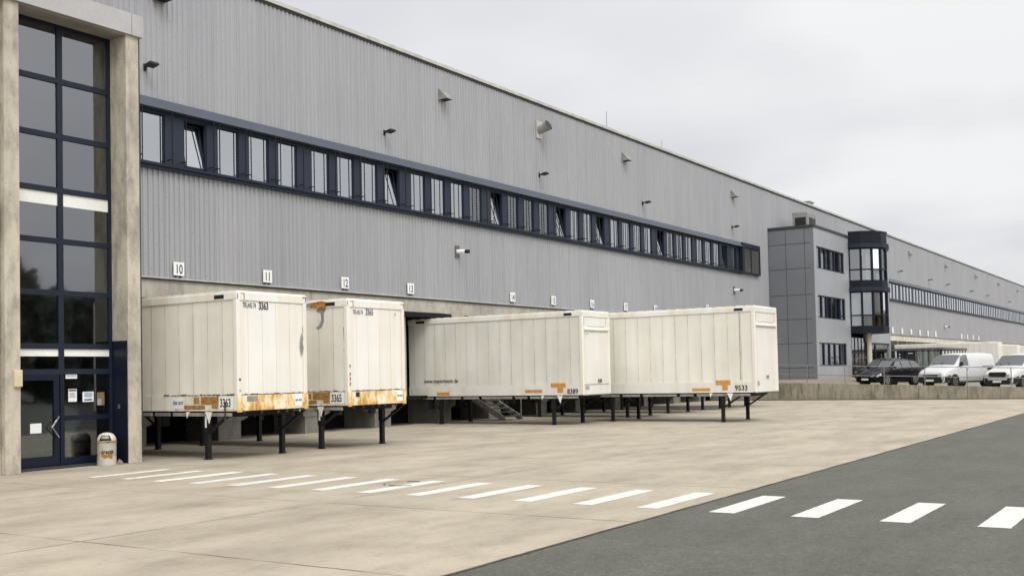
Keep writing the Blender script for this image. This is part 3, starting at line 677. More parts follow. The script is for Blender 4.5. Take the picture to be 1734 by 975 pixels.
for (z0, z1, y0, y1) in ((0.05, 2.9, 25.0, 27.2), (3.0, 6.1, 27.2, 25.0)):
    b = B()
    for i in range(15):
        f = i / 15; yy = y0 + (y1 - y0) * f; b.box(14.3, 15.5, yy, yy + 0.2, z0 + (z1 - z0) * f, z0 + (z1 - z0) * f + 0.12)
    b.build('stair_flight', 'interior_mid', TW, True)
for zf in (3.0, 6.2):
    b = B(); b.bar((14.3, 24.9, zf + 1.0), (17.3, 24.9, zf + 1.0), 0.04)
    for k in range(5): b.bar((14.4 + 0.7 * k, 24.9, zf), (14.4 + 0.7 * k, 24.9, zf + 1.0), 0.03)
    b.build('stair_railing', 'steel_grey', TW, True)
GY = 23.35
B().box(14.45, 17.34, 23.1, 23.42, 0, 0.06).build('threshold', 'dark_trim', TW, True)
# frame members (front face at GY)
b = B()
b.box(14.45, 14.52, GY - 0.03, GY + 0.08, 0.06, 10.74); b.box(17.26, 17.34, GY - 0.03, GY + 0.08, 0.06, 10.74); b.box(15.84, 15.98, GY - 0.03, GY + 0.08, 2.30, 10.74)
b.box(14.52, 17.26, GY - 0.032, GY + 0.07, 10.62, 10.74)
HZ = [9.33, 7.98, 6.67, 5.44, 4.19, 2.91, 2.30]
for z in HZ: b.box(14.52, 17.26, GY - 0.036, GY + 0.07, z - 0.065, z + 0.065)
b.build('glazing_frame', 'navy', TW, True)
zs = [10.62] + HZ
for i in range(len(zs) - 1):
    for (x0, x1) in ((14.52, 15.84), (15.98, 17.26)):
        z1, z0 = zs[i] - (0.065 if i else 0), zs[i + 1] + 0.065
        B().box(x0, x1, GY + 0.01, GY + 0.03, z0, z1).build('pane', 'glass_door' if i > 4 else 'glass', TW, True)
# screw heads at mullion crossings
for z in HZ[:-1]:
    for x in (15.80, 16.02): B().cyl((x, GY - 0.036, z), (x, GY - 0.042, z), 0.022, n=8).build('screw_head', 'black_plastic', TW, True)
# white slab edge panels in the glazing
for z0, z1 in ((6.30, 6.60), (2.67, 2.842)):
    for (x0, x1) in ((14.52, 15.84), (15.98, 17.26)): B().box(x0, x1, GY + 0.001, GY + 0.009, z0, z1).build('slab_edge_panel', 'blind_white', TW, True)
# door leaf on the left, side light on the right
dr = B(); dr.box(14.53, 14.60, GY - 0.03, GY + 0.05, 0.08, 2.235); dr.box(15.70, 15.84, GY - 0.03, GY + 0.05, 0.08, 2.235); dr.box(14.60, 15.70, GY - 0.03, GY + 0.05, 2.10, 2.235); dr.box(14.60, 15.70, GY - 0.03, GY + 0.05, 0.08, 0.30)
door = dr.build('door', 'navy_door', TW, True)
B().box(14.60, 15.70, GY, GY + 0.02, 0.30, 2.10).build('pane', 'glass_door', door, True)
h = B(); h.bar((15.80, GY - 0.07, 1.22), (15.58, GY - 0.13, 0.98), 0.028); h.bar((15.58, GY - 0.13, 0.98), (15.79, GY - 0.07, 0.74), 0.028); h.bar((15.80, GY - 0.02, 1.22), (15.80, GY - 0.08, 1.22), 0.028); h.bar((15.79, GY - 0.02, 0.74), (15.79, GY - 0.08, 0.74), 0.028)
h.build('door_handle', 'chrome', door, True)
B().box(15.09, 15.38, GY - 0.008, GY - 0.003, 0.86, 1.09).build('notice', 'paper', door, True)
b = B(); b.box(15.87, 15.98, GY - 0.03, GY + 0.05, 0.08, 2.235); b.box(15.98, 17.26, GY - 0.03, GY + 0.05, 1.12, 1.24); b.box(15.98, 17.26, GY - 0.03, GY + 0.05, 0.08, 0.24)
sd = b.build('side_light', 'navy_door', TW, True)
B().box(15.98, 17.26, GY, GY + 0.02, 1.24, 2.235).build('pane', 'glass_door', sd, True); B().box(15.98, 17.26, GY, GY + 0.02, 0.24, 1.12).build('pane', 'glass_door', sd, True)
B().box(16.03, 16.34, GY - 0.008, GY - 0.003, 2.13, 2.235).build('label_strip', 'white_plate', sd, True)
b = B()
for k in range(7): b.box(16.07 + 0.035 * k, 16.095 + 0.035 * k, GY - 0.010, GY - 0.0085, 2.165, 2.195)
b.build('small_print', 'paper_grey', sd, True)
B().box(16.10, 16.33, GY - 0.008, GY - 0.003, 1.57, 1.88).build('notice', 'paper', sd, True)
b = B(); b.box(16.11, 16.32, GY - 0.011, GY - 0.009, 1.82, 1.87)
for k in range(6): b.box(16.13, 16.30 - 0.02 * (k % 3), GY - 0.0105, GY - 0.0085, 1.67 + 0.022 * k, 1.679 + 0.022 * k)
b.build('small_print', 'paper_brown', sd, True)
B().box(16.49, 16.80, GY - 0.008, GY - 0.003, 1.555, 1.80).build('notice', 'paper', sd, True)
b = B()
for k, (a, c) in enumerate(((16.54, 16.75), (16.53, 16.77), (16.55, 16.74))): b.box(a, c, GY - 0.0105, GY - 0.0085, 1.75 - 0.04 * k, 1.77 - 0.04 * k)
b.prism([(16.53, 1.585), (16.74, 1.585), (16.78, 1.605), (16.74, 1.628), (16.53, 1.622)], 1, GY - 0.0105, GY - 0.0085)
b.build('small_print', 'paper_blue', sd, True)
B().box(16.90, 17.11, GY - 0.008, GY - 0.003, 1.46, 1.78).build('notice', 'paper_brown', sd, True)
b = B(); b.box(16.90, 17.02, GY - 0.012, GY - 0.009, 1.46, 1.62); b.build('small_print', 'paper_grey', sd, True)
# navy side panel on the right reveal, with key switch
B().box(17.325, 17.338, 22.74, GY - 0.03, 0.02, 3.05).build('reveal_panel', 'navy_door', TW, True)
B().box(17.312, 17.324, 23.02, 23.10, 1.36, 1.47).build('key_switch', 'steel_grey', TW, True)
B().box(14.26, 14.45, 22.62, 22.7, 1.96, 2.34).build('intercom', 'cream_plastic', TW, True, bevel=0.01)

# litter bin
t = thing('litter_bin', (16.80, 22.85, 0), 'round white enamel litter bin with domed top and rust stains by the glass door', 'litter bin', rz=0.0)
B().lathe([(0.215, 0.0), (0.225, 0.02), (0.225, 0.55), (0.232, 0.56), (0.232, 0.575)], 32).build('body', 'bin_paint', t, smooth=True)
b = B(); b.lathe([(0.228, 0.576), (0.222, 0.64), (0.20, 0.70), (0.16, 0.755), (0.09, 0.79), (0.02, 0.80)], 32); b.build('dome', 'bin_paint', t, smooth=True)
b = B(); b.lathe([(0.236, 0.555), (0.238, 0.565), (0.236, 0.578)], 32); b.build('rim', 'rust', t, smooth=True)
DP = [(0.228, 0.576), (0.222, 0.64), (0.20, 0.70), (0.16, 0.755), (0.09, 0.79)]
def dome_r(z):
    for (r0, z0), (r1, z1) in zip(DP, DP[1:]):
        if z0 <= z <= z1: return r0 + (r1 - r0) * (z - z0) / (z1 - z0)
    return 0.09
def dome_patch(name, mat, a0, a1, z0, z1, off, narrow=0.72):
    b = B(); g = []
    for iz in range(7):
        z = z0 + (z1 - z0) * iz / 6; row = []
        for ia in range(13):
            k_ = 1 - (1 - narrow) * iz / 6
            a = math.radians((a0 + a1) / 2 + ((a1 - a0) / 2) * (ia / 6 - 1) * k_); rr = dome_r(z) + off
            row.append(b.bm.verts.new((rr * math.cos(a), rr * math.sin(a), z + off * 0.5)))
        g.append(row)
    for iz in range(6):
        for ia in range(12): b.bm.faces.new((g[iz][ia], g[iz][ia + 1], g[iz + 1][ia + 1], g[iz + 1][ia]))
    return b.build(name, mat, t)
dome_patch('opening', 'black_plastic', -174, -96, 0.60, 0.735, 0.006)
dome_patch('flap', 'hood_grey', -160, -112, 0.655, 0.715, 0.010, 0.85)
# faded script lettering half eaten by rust, wrapped on the drum
tx = text('lettering', 'brattla', 0.115, 'chip_dark', None, (0, 0, 0), Euler((0, 0, 0)), sx=1.0, thick=0.001, align='CENTER', shear=0.3, bold=0.004)
for v in tx.data.vertices:
    a = math.radians(-122) + v.co.x / 0.228; r = 0.2275 + v.co.z
    v.co = Vector((r * math.cos(a), r * math.sin(a), 0.30 + v.co.y))
tx.parent = t
b = B()
for k in range(9):
    a = random.uniform(0, 6.28); r = random.uniform(0, 0.06); b.cyl((17.19 + r * math.cos(a), 22.86 + r * math.sin(a), 0.0), (17.19 + r * math.cos(a) * 0.6, 22.86 + r * math.sin(a) * 0.6, 0.04 + 0.08 * random.random()), 0.05, 0.02, 6)
tag(b.build('rubble_heap', 'concrete_retaining'), 'small dark heap of rubble between the litter bin and the pillar', 'rubble')

# manhole cover under the stripes
mh = thing('manhole_cover', (15.95, 12.85, 0), 'round rusty manhole cover crossed by a white crossing stripe', 'manhole cover')
b = B(); n = 40
for i in range(n):
    a0, a1 = 2 * PI * i / n, 2 * PI * (i + 1) / n
    if random.random() < 0.4: continue
    for r0, r1 in ((0.385, 0.43),): b.face([(r0 * math.cos(a0), r0 * math.sin(a0), 0.0026), (r1 * math.cos(a0), r1 * math.sin(a0), 0.0026), (r1 * math.cos(a1), r1 * math.sin(a1), 0.0026), (r0 * math.cos(a1), r0 * math.sin(a1), 0.0026)])
b.build('rim', 'chip_dark', mh)
b = B(); b.lathe([(0.35, 0.0015), (0.34, 0.0022)], 32); b.build('lid', 'yard_concrete', mh)
b = B()
for i in list(range(0, 4)) + list(range(19, 26)):
    a0, a1 = 2 * PI * i / n, 2 * PI * (i + 1) / n
    b.face([(0.37 * math.cos(a0), 0.37 * math.sin(a0), 0.0062), (0.45 * math.cos(a0), 0.45 * math.sin(a0), 0.0062), (0.45 * math.cos(a1), 0.45 * math.sin(a1), 0.0062), (0.37 * math.cos(a1), 0.37 * math.sin(a1), 0.0062)])
b.build('bare_rim', 'chip_dark', mh)

# ------------------------------------------------------------------ swap bodies
def swap_body(x, y, w, L, zb, zt, kind, label, num=None, group='white swap bodies standing on black legs', legs=None, legx=0.0, hidden=False):
    t = thing('swap_body', (x, y, 0), label, 'swap body', group)
    old = kind == 'old'
    sk = zb + 0.40                                   # top of bottom rail
    side = {'old': 'box_side_old', 'new': 'box_side_new', 'cream': 'box_side_cream'}[kind]
    front = 'box_front_old' if old else 'box_front_new'
    # shell
    B().box(0.03, w - 0.03, 0.04, L - 0.03, sk - 0.02, zt - 0.10).build('body', side, t)
    # bottom rails (side skirt) and cross members below
    if old:
        B().box(0.008, 0.06, 0.14, 2.35, zb, sk).build('side_skirt_front', 'stained_skirt', t)
        B().box(0.01, 0.06, 2.35, L - 0.02, zb, sk).build('side_skirt', side, t)
    else: B().box(0.008, 0.06, 0.14, L - 0.02, zb, sk).build('side_skirt', front, t)
    B().box(w - 0.06, w - 0.008, 0.14, L - 0.02, zb, sk).build('side_skirt', side, t)
    b = B(); b.box(0.02, w - 0.02, 0.05, L - 0.03, zb - 0.04, zb + 0.02)
    yy = 0.5
    while yy < L: b.box(0.05, w - 0.05, yy, yy + 0.09, zb - 0.16, zb - 0.04); yy += 0.75
    b.build('floor_frame', 'steel_black', t)  # colour kept near-black to carry the shade under the box
    # side base rail with cut-outs
    b = B(); yy = 0.25; k = 0
    while yy < L - 0.4:
        ln = (0.75, 1.25, 0.55, 1.45)[k % 4]; b.box(-0.012, 0.05, yy, min(yy + ln, L - 0.1), zb - 0.13, zb - 0.045); yy += ln + 0.16; k += 1
    b.build('base_rail', 'rail_grey', t)
    # corner posts, top rails
    for px in (0.0, w - 0.14):
        B().box(px, px + 0.14, 0, 0.14, zb, zt - 0.07).build('corner_post', 'box_rail' if not old else 'box_front_old', t, bevel=0.02)
    B().box(-0.004, 0.06, 0.0, L, zt - 0.24, zt - 0.05).build('top_rail', 'box_rail', t, bevel=0.015)
    B().box(w - 0.06, w + 0.004, 0.0, L, zt - 0.24, zt - 0.05).build('top_rail', 'box_rail', t, bevel=0.015)
    B().box(0.06, w - 0.06, -0.004, 0.08, zt - 0.26, zt - 0.05).build('front_top_rail', front, t, bevel=0.015)
    # roof with shallow cross ribs and rounded rim
    b = B(); pts = [(0.0, zt - 0.07)]; yy = 0.0
    while yy < L - 0.5:
        pts += [(yy + 0.02, zt - 0.015), (yy + 0.10, zt), (yy + 0.26, zt), (yy + 0.34, zt - 0.022)] if yy > 0.3 else [(yy + 0.03, zt - 0.015), (yy + 0.3, zt), (yy + 0.36, zt - 0.02)]
        yy += 0.42
    pts += [(L, zt - 0.02), (L, zt - 0.07)]
    b.prism(pts, 0, 0.02, w - 0.02); b.build('roof', 'box_rail', t)
    b = B(); b.box(-0.012, 0.03, 0.45, 0.80, zt - 0.20, zt - 0.10); b.build('reflector_plate', 'black_plastic', t)
    if not old:
        B().box(-0.01, 0.03, L - 0.9, L - 0.45, zt - 0.20, zt - 0.10).build('reflector_plate', 'black_plastic', t)
    # front end wall
    if old:
        b = B(); pw = (w - 0.30) / 9
        for i in range(9): b.box(0.15 + pw * i + 0.003, 0.15 + pw * (i + 1) - 0.003, 0.018 if i % 2 else 0.024, 0.06, sk + 0.01, zt - 0.27)
        b.build('end_wall', 'box_front_old', t)
        b = B(); b.box(0.14, w - 0.14, -0.012, 0.05, zb, sk - 0.01)
        b.build('front_rail', 'rust_rail', t)
        b = B()
        for px in (0.0, w - 0.14): b.box(px - 0.006, px + 0.146, -0.008, 0.02, zb - 0.03, sk)
        b.build('corner_casting', 'rust_rail', t)
        # chipped edge line above the rusty rail
        b = B(); xx = 0.14; b.box(0.14, w - 0.14, 0.0, 0.010, sk - 0.009, sk - 0.003)
        while xx < w - 0.14:
            dx = random.uniform(0.04, 0.13); b.box(xx, min(xx + dx, w - 0.14), -0.002, 0.012, sk - 0.012, sk + random.uniform(0.0, 0.025)); xx += dx + random.uniform(0.0, 0.05)
        b.build('chipped_edge', 'chip_dark', t)
        b = B(); yy = 0.1; b.box(0.002, 0.018, 0.1, 2.7, sk - 0.006, sk - 0.002)
        while yy < 2.6:
            dy = random.uniform(0.05, 0.2); b.box(0.0, 0.02, yy, yy + dy, sk - 0.008, sk + random.uniform(0.005, 0.03)); yy += dy + random.uniform(0.0, 0.12)
        b.build('chipped_edge', 'chip_dark', t)
        # lower edge of the rail: ragged rusty lugs
        b = B(); xx = 0.2
        while xx < w - 0.2: b.box(xx, xx + 0.05, 0.0, 0.04, zb - 0.06 - 0.04 * random.random(), zb); xx += random.uniform(0.25, 0.6)
        b.build('lashing_lugs', 'chip_dark', t)
        b = B(); b.box(0.13, 0.26, -0.010, 0.0, zt - 0.09, zt - 0.075); b.box(0.24, 0.26, -0.011, 0.0, zt - 0.24, zt - 0.09); b.box(w - 0.16, w - 0.02, -0.012, 0, zt - 0.1, zt - 0.075)
        b.build('rusty_seam', 'rust', t)
    else:
        b = B(); b.box(0.13, w - 0.13, 0.02, 0.06, zb, zt - 0.27); b.build('end_wall', front, t)
        b = B(); b.prism([(0.02, zt - 0.80), (-0.05, zt - 0.77), (-0.05, zt - 0.70), (0.02, zt - 0.66)], 0, 0.16, w - 0.16); b.build('cross_bar', 'box_rail', t, bevel=0.01)
        b = B(); b.box(0.42, w - 0.42, 0.012, 0.019, zt - 0.63, zt - 0.615); b.box(0.17, 0.18, 0.012, 0.019, zt - 0.62, zt - 0.3); b.box(w - 0.3, w - 0.29, 0.012, 0.019, zt - 0.62, zt - 0.3); b.box(0.16, w - 0.16, 0.012, 0.019, zt - 0.83, zt - 0.82); b.build('panel_seam', 'rail_grey', t)
        B().box(0.0, w, -0.006, 0.03, zb - 0.02, zb + 0.012).build('lower_edge', 'rail_grey', t)
    # guide bracket: pointed white plate under the skirt
    for yy, s_ in ((0.92, 1.0), (1.75, 0.55)):
        B().prism([(yy, zb - 0.02), (yy + 0.24 * s_, zb - 0.02), (yy + 0.10, zb - 0.32 * s_)], 0, -0.03, -0.012).build('guide_plate', 'box_rail', t)
    # legs with braces, folded out
    if legs is None: legs = ((1.38, 1.28), (L - 1.65, L - 1.65))
    for lys in legs:
        for lx, sgn, ly in ((0.03 - legx, -1, lys[0]), (w - 0.15 + legx, 1, lys[1])):
            b = B(); b.box(lx, lx + 0.12, ly - 0.06, ly + 0.06, 0.02, 1.05 if not old else 1.12); b.box(lx - 0.012, lx + 0.132, ly - 0.075, ly + 0.075, zb - 0.55, zb - 0.03)
            b.box(lx - 0.02, lx + 0.14, ly - 0.09, ly + 0.09, 0.0, 0.022)
            lg = b.build('leg', 'steel_black', t)
            dd = -0.85 if ly < L / 2 else 0.85
            B().bar((lx + 0.06, ly + (0.06 if dd > 0 else -0.06), zb - 0.55), (lx + 0.06, ly + dd, zb - 0.05), 0.06).build('brace', 'steel_black', lg)
            if old and sgn < 0 and ly < L / 2: B().box(lx - 0.014, lx - 0.012 + 0.0, ly - 0.03, ly + 0.03, zb - 0.42, zb - 0.12).build('reflector_strip', 'white_plate', lg)
    return t

# --- box 3363
t1 = swap_body(18.87, 20.5, 2.48, 7.6, 1.235, 4.264, 'old', 'cream white swap body numbered 3363 with rusty lower rail, nearest the concrete tower', legs=((1.19, 0.89), (6.0, 6.0)))
t2 = swap_body(22.85, 20.4, 2.55, 7.75, 1.23, 4.25, 'old', 'cream white swap body numbered 3365 with a brown torn top corner', legs=((1.12, 0.87), (6.1, 6.1)))
t3 = swap_body(36.12, 20.35, 2.25, 8.5, 1.16, 4.42, 'new', 'long clean grey white swap body numbered 8389 with a web address on its side')
t4 = swap_body(39.15, 14.6, 2.5, 7.8, 1.13, 4.43, 'cream', 'clean cream white swap body numbered 9533 pulled forward at the right end of the row')
def mark(t, x0, x1, y0, y1, z0, z1, name, mat): return B().box(x0, x1, y0, y1, z0, z1).build(name, mat, t)
SIDE = lambda y: y
def side_text(t, s, y, z, size, mat='lettering_dark', sx=0.8, xo=-0.006, bold=0.0):
    return text('lettering', s, size, mat, t, (xo, y, z), FACE_LEFT, sx=sx, bold=bold, thick=0.002)
def front_text(t, s, x, z, size, mat='lettering_dark', sx=0.75, yo=0.010, bold=0.0):
    return text('lettering', s, size, mat, t, (x, yo, z), FACE_FRONT, sx=sx, bold=bold, thick=0.002)
for t, num in ((t1, '3363'), (t2, '3365')):
    mark(t, 0.0, 0.006, 0.16, 0.68, 1.285, 1.60, 'number_plate', 'white_plate')
    side_text(t, num, 0.64, 1.34, 0.30, sx=0.66, xo=-0.004, bold=0.005)
    mark(t, 0.0, 0.006, 0.70, 1.35, 1.40, 1.60, 'orange_marking', 'orange_worn'); mark(t, 0.0, 0.006, 0.70, 0.95, 1.30, 1.40, 'orange_marking', 'orange_worn')
    mark(t, 0.0, 0.006, 1.20, 1.98, 1.28, 1.38, 'orange_marking', 'orange_worn')
    mark(t, 0.0, 0.006, 1.42, 1.62, 1.42, 1.58, 'orange_marking', 'orange_worn')
mark(t1, 0.0, 0.006, 2.05, 2.42, 1.30, 1.58, 'data_plate', 'white_plate'); side_text(t1, 'RW 1017', 2.40, 1.40, 0.12, 'lettering_blue', xo=-0.004, bold=0.004)
front_text(t1, 'TFL-HG 74', 0.22, 3.83, 0.19, 'lettering_blue', sx=0.50, bold=0.002); front_text(t1, '3363', 0.76, 3.80, 0.27, sx=0.62, bold=0.005)
front_text(t2, 'TFL-HG 74', 0.26, 3.80, 0.18, 'lettering_blue', sx=0.50); front_text(t2, '3365', 0.80, 3.79, 0.26, 'lettering_blue', sx=0.64, bold=0.004)
for t, x in ((t1, 1.98), (t2, 2.12)):
    B().box(x, x + 0.26, -0.016, -0.012, 1.30, 1.60).build('data_plate', 'white_plate', t); front_text(t, 'RW 1019', x + 0.02, 1.42, 0.08, 'lettering_blue', sx=0.7, yo=-0.018, bold=0.003)
mark(t1, 0.30, 0.66, -0.016, -0.012, 1.46, 1.60, 'worn_label', 'grey_peel')
mark(t2, 0.30, 0.46, -0.016, -0.012, 1.46, 1.60, 'worn_label', 'black_plastic')
def blob(t, pts, ax, at, name, mat):
    return B().prism(pts, ax, at, at - 0.004).build(name, mat, t)
blob(t1, [(2.28, 3.22), (2.33, 3.10), (2.30, 2.96), (2.34, 2.84), (2.31, 2.72), (2.25, 2.60), (2.235, 2.74), (2.21, 2.86), (2.23, 3.04)], 1, -0.006, 'peeled_patch', 'grey_peel')
blob(t1, [(2.44 - 0.13, 3.30), (2.325, 3.42), (2.33, 3.2)], 1, -0.006, 'peeled_patch', 'grey_peel')
for (x, z) in ((0.08, 2.02), (0.08, 1.74)): B().cyl((x, -0.004, z), (x, -0.009, z), 0.035 if z > 2 else 0.02, n=10).build('sticker', 'paper_blue', t1)
# torn top corner of 3365
blob(t2, [(0.80, 4.18), (0.95, 4.20), (1.35, 4.17), (1.46, 4.10), (1.38, 4.03), (1.10, 4.00), (0.95, 3.97), (0.78, 4.0)], 0, -0.006, 'torn_corner', 'rust')
blob(t2, [(1.38, 4.17), (1.72, 4.13), (1.62, 4.04), (1.36, 4.06)], 0, -0.008, 'peeled_patch', 'grey_peel')
blob(t2, [(0.80, 3.98), (1.12, 4.00), (1.20, 3.92), (1.02, 3.86), (1.0, 3.66), (1.10, 3.50), (1.22, 3.46), (1.12, 3.40), (0.98, 3.46), (0.90, 3.62), (0.90, 3.86)], 0, 0.026, 'peeled_patch', 'grey_peel')
for (z0, z1) in ((2.95, 3.45), (2.66, 2.82)): blob(t2, [(0.145, z0), (0.16, z0 + 0.1), (0.175, z1 - 0.05), (0.15, z1)], 0, 0.026, 'peeled_patch', 'grey_peel')
for z in (1.78, 1.92, 2.05, 2.28): blob(t2, [(0.06, z), (0.10, z + 0.02), (0.11, z + 0.09), (0.07, z + 0.11)], 1, -0.006, 'rust_spot', 'rust')
blob(t2, [(2.1, 3.86), (2.13, 3.9), (2.14, 3.83), (2.11, 3.80)], 1, 0.01, 'rust_spot', 'rust')
# hanging strap at the first bracket of 3363
B().bar((-0.03, 0.43, 1.46), (-0.04, 0.41, 0.98), 0.03).build('strap', 'chip_dark', t1)
# 8389
side_text(t3, 'www.meyermeyer.de', 7.68, 1.71, 0.235, sx=0.86, xo=0.024, bold=0.003)
side_text(t3, '8389', 0.72, 1.21, 0.27, sx=0.90, xo=0.002, bold=0.005)
mark(t3, 0.0, 0.006, 0.78, 1.45, 1.46, 1.62, 'orange_marking', 'orange_patch'); mark(t3, 0.0, 0.006, 0.90, 1.16, 1.26, 1.46, 'orange_marking', 'orange_patch')
mark(t3, 0.0, 0.006, 1.85, 2.65, 1.26, 1.38, 'orange_marking', 'orange_patch'); mark(t3, 0.0, 0.006, 6.35, 7.0, 1.20, 1.32, 'orange_marking', 'orange_patch')
front_text(t3, '8389', 1.20, 1.60, 0.22, sx=0.78); mark(t3, 0.20, 0.50, 0.012, 0.019, 1.36, 1.50, 'data_plate', 'paper_grey')
b = B(); b.box(0.20, 0.42, 0.012, 0.019, 3.50, 3.52); b.box(0.24, 0.34, 0.012, 0.019, 3.42, 3.44); b.box(0.46, 0.52, 0.012, 0.019, 3.48, 3.53); b.build('small_print', 'paper_grey', t3)
B().box(0.13, 2.12, -0.002, 0.019, 1.555, 1.563).build('scuffed_seam', 'rust', t3)
# 9533
side_text(t4, '9533', 0.85, 1.21, 0.28, sx=0.92, xo=0.002, bold=0.006)
mark(t4, 0.0, 0.006, 1.02, 1.62, 1.42, 1.60, 'orange_marking', 'orange_patch'); mark(t4, 0.0, 0.006, 1.14, 1.36, 1.22, 1.42, 'orange_marking', 'orange_patch')
mark(t4, 0.0, 0.006, 1.85, 2.6, 1.20, 1.31, 'orange_marking', 'orange_patch')
front_text(t4, '9533', 1.16, 1.62, 0.20, 'lettering_blue', sx=0.78); mark(t4, 0.20, 0.42, 0.012, 0.019, 1.38, 1.55, 'data_plate', 'paper_grey')
B().box(0.024, 0.03, 0.60, 0.62, 1.6, 4.2).build('panel_seam', 'rust', t4)
# boxes hidden behind 9533: only their legs and undersides show
for x, l in ((42.75, 'nearest to it'), (46.95, 'second behind it'), (51.05, 'third behind it'), (54.65, 'farthest behind it')):
    swap_body(x, 20.55, 2.25, 7.6, 1.2, 4.15, 'new', 'white swap body hidden behind box 9533 except its black legs, ' + l)
# trailers at the right docks
def far_trailer(x, y, w, L, zb, zt, label):
    t = thing('box_trailer', (x, y, 0), label, 'trailer', 'white trailers at the far docks')
    B().box(0, w, 0, L, zb, zt).build('body', 'box_side_cream', t, bevel=0.05)
    B().box(-0.01, w + 0.01, 0.02, L, zt - 0.25, zt - 0.05).build('top_rail', 'box_rail', t)
    B().box(0.1, w - 0.1, 0.3, L - 0.3, zb - 0.3, zb).build('chassis', 'steel_black', t)
    b = B(); b.box(0.15, w - 0.15, -0.02, 0, zb + 0.2, zt - 0.35); b.build('rear_door', 'box_front_new', t)
    for yy in (1.2, 2.5, 3.8):
        for xx in (0.05, w - 0.35): B().cyl((xx, yy, 0.48), (xx + 0.3, yy, 0.48), 0.48, n=18).build('wheel', 'rubber', t)
far_trailer(115, 18.0, 2.5, 9.9, 1.2, 4.2, 'white box trailer at the far docks, the one behind the white vans')
far_trailer(134, 19.0, 2.5, 9.0, 1.2, 4.15, 'second white box trailer at the far docks, half out of the picture')
far_trailer(150, 17.0, 2.5, 11.0, 1.2, 4.15, 'farthest white box trailer, cut by the right picture edge')

# ------------------------------------------------------------------ office block
OX, OY, OX1 = 79.0, 24.72, 100.6
OF = thing('office_block', (OX, OY, 0.9), 'three storey grey panelled office block with dark ribbon windows in front of the warehouse', 'office building')
ztg = 0.9
# left face panels: columns between y joints, rows between z joints
yj = [24.72, 25.42, 26.85, 28.2]; zj = [0.95, 2.02, 3.84, 5.64, 7.45, 9.42, 11.27, 12.42]
B().box(OX + 0.05, OX + 0.25, OY + 0.05, FY, 0.6, 12.4).build('side_wall', 'dark_trim', OF, True)
b = B()
for i in range(3):
    for j in range(7): b.box(OX, OX + 0.05, yj[i] + 0.018, yj[i + 1] - 0.018, zj[j] + 0.018, zj[j + 1] - 0.018)
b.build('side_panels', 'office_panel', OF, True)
# front face: solid bands, ribbon windows
WR = [(2.15, 3.88), (5.72, 7.42), (9.42, 11.08)]
wx0, wx1 = 79.62, 86.7
b = B(); zprev = 0.6
for (z0, z1) in WR:
    b.box(OX + 0.02, 88.0, OY, OY + 0.25, zprev, z0); zprev = z1
    b.box(OX + 0.02, wx0, OY, OY + 0.25, z0, z1); b.box(wx1, 88.0, OY, OY + 0.25, z0, z1)
b.box(OX + 0.02, 88.0, OY, OY + 0.25, zprev, 12.42)
b.box(88.0, OX1, OY, OY + 0.25, 5.0, 12.42); b.box(92.6, OX1, OY, OY + 0.25, 4.05, 5.0); b.box(OX1 - 0.4, OX1, OY, OY + 0.25, 0.6, 4.05)
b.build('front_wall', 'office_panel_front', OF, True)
b = B(); b.box(OX - 0.06, OX1 + 0.05, OY - 0.06, FY, 12.42, 12.62); b.build('roof', 'dark_trim', OF, True)
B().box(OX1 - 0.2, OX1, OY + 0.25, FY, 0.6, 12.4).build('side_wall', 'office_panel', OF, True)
B().box(OX + 0.3, OX1 - 0.2, OY + 1.6, OY + 1.8, 0.6, 12.3).build('inner_wall', 'interior_mid', OF, True)
for z in (0.85, 5.2, 8.9, 12.2): B().box(OX + 0.3, 88, OY + 0.26, OY + 1.6, z, z + 0.1).build('floor_slab', 'interior_mid', OF, True)
for r, (z0, z1) in enumerate(WR):
    n = 6 if r else 5; st_ = (wx1 - wx0) / n
    for i in range(n):
        a = wx0 + st_ * i; c = a + st_
        f = B(); f.box(a, a + 0.09, OY + 0.06, OY + 0.2, z0, z1); f.box(c - 0.09, c, OY + 0.06, OY + 0.2, z0, z1); f.box(a + 0.09, c - 0.09, OY + 0.06, OY + 0.2, z0, z0 + 0.09); f.box(a + 0.09, c - 0.09, OY + 0.06, OY + 0.2, z1 - 0.09, z1)
        fo = f.build('window', 'navy', OF, True)
        B().box(a + 0.09, c - 0.09, OY + 0.14, OY + 0.155, z0 + 0.09, z1 - 0.09).build('pane', 'glass', fo, True)
        if (r, i) in ((0, 0), (0, 1), (2, 3), (2, 4), (1, 2)):
            B().box(a + 0.1, c - 0.12, OY + 0.30, OY + 0.31, z0 + 0.05, z1 - 0.02).build('roller_blind', 'curtain', fo, True)
# oriel bay: half polygon with eight facets
BC = (90.4, OY); BR = 2.42
def ring(r, n=8): return [(BC[0] + r * math.cos(PI + PI * k / n), BC[1] + r * math.sin(PI + PI * k / n)) for k in range(n + 1)]
def slab(b, r0, z0, z1):
    p = ring(r0); lo = [b.bm.verts.new((x, y, z0)) for x, y in p]; hi = [b.bm.verts.new((x, y, z1)) for x, y in p]
    for i in range(len(p) - 1): b.bm.faces.new((lo[i], lo[i + 1], hi[i + 1], hi[i]))
    b.bm.faces.new(lo[::-1]); b.bm.faces.new(hi)
for z0, z1 in ((4.72, 5.22), (8.42, 8.90), (11.95, 12.85)):
    b = B(); slab(b, BR, z0, z1); b.build('bay_band', 'navy_bay', OF, True)
for dr_, z0, z1 in ((0.16, 8.08, 8.42), (0.16, 11.60, 11.95), (0.05, 12.85, 12.95)):
    b = B(); slab(b, BR + dr_, z0, z1); b.build('bay_ledge', 'navy', OF, True)
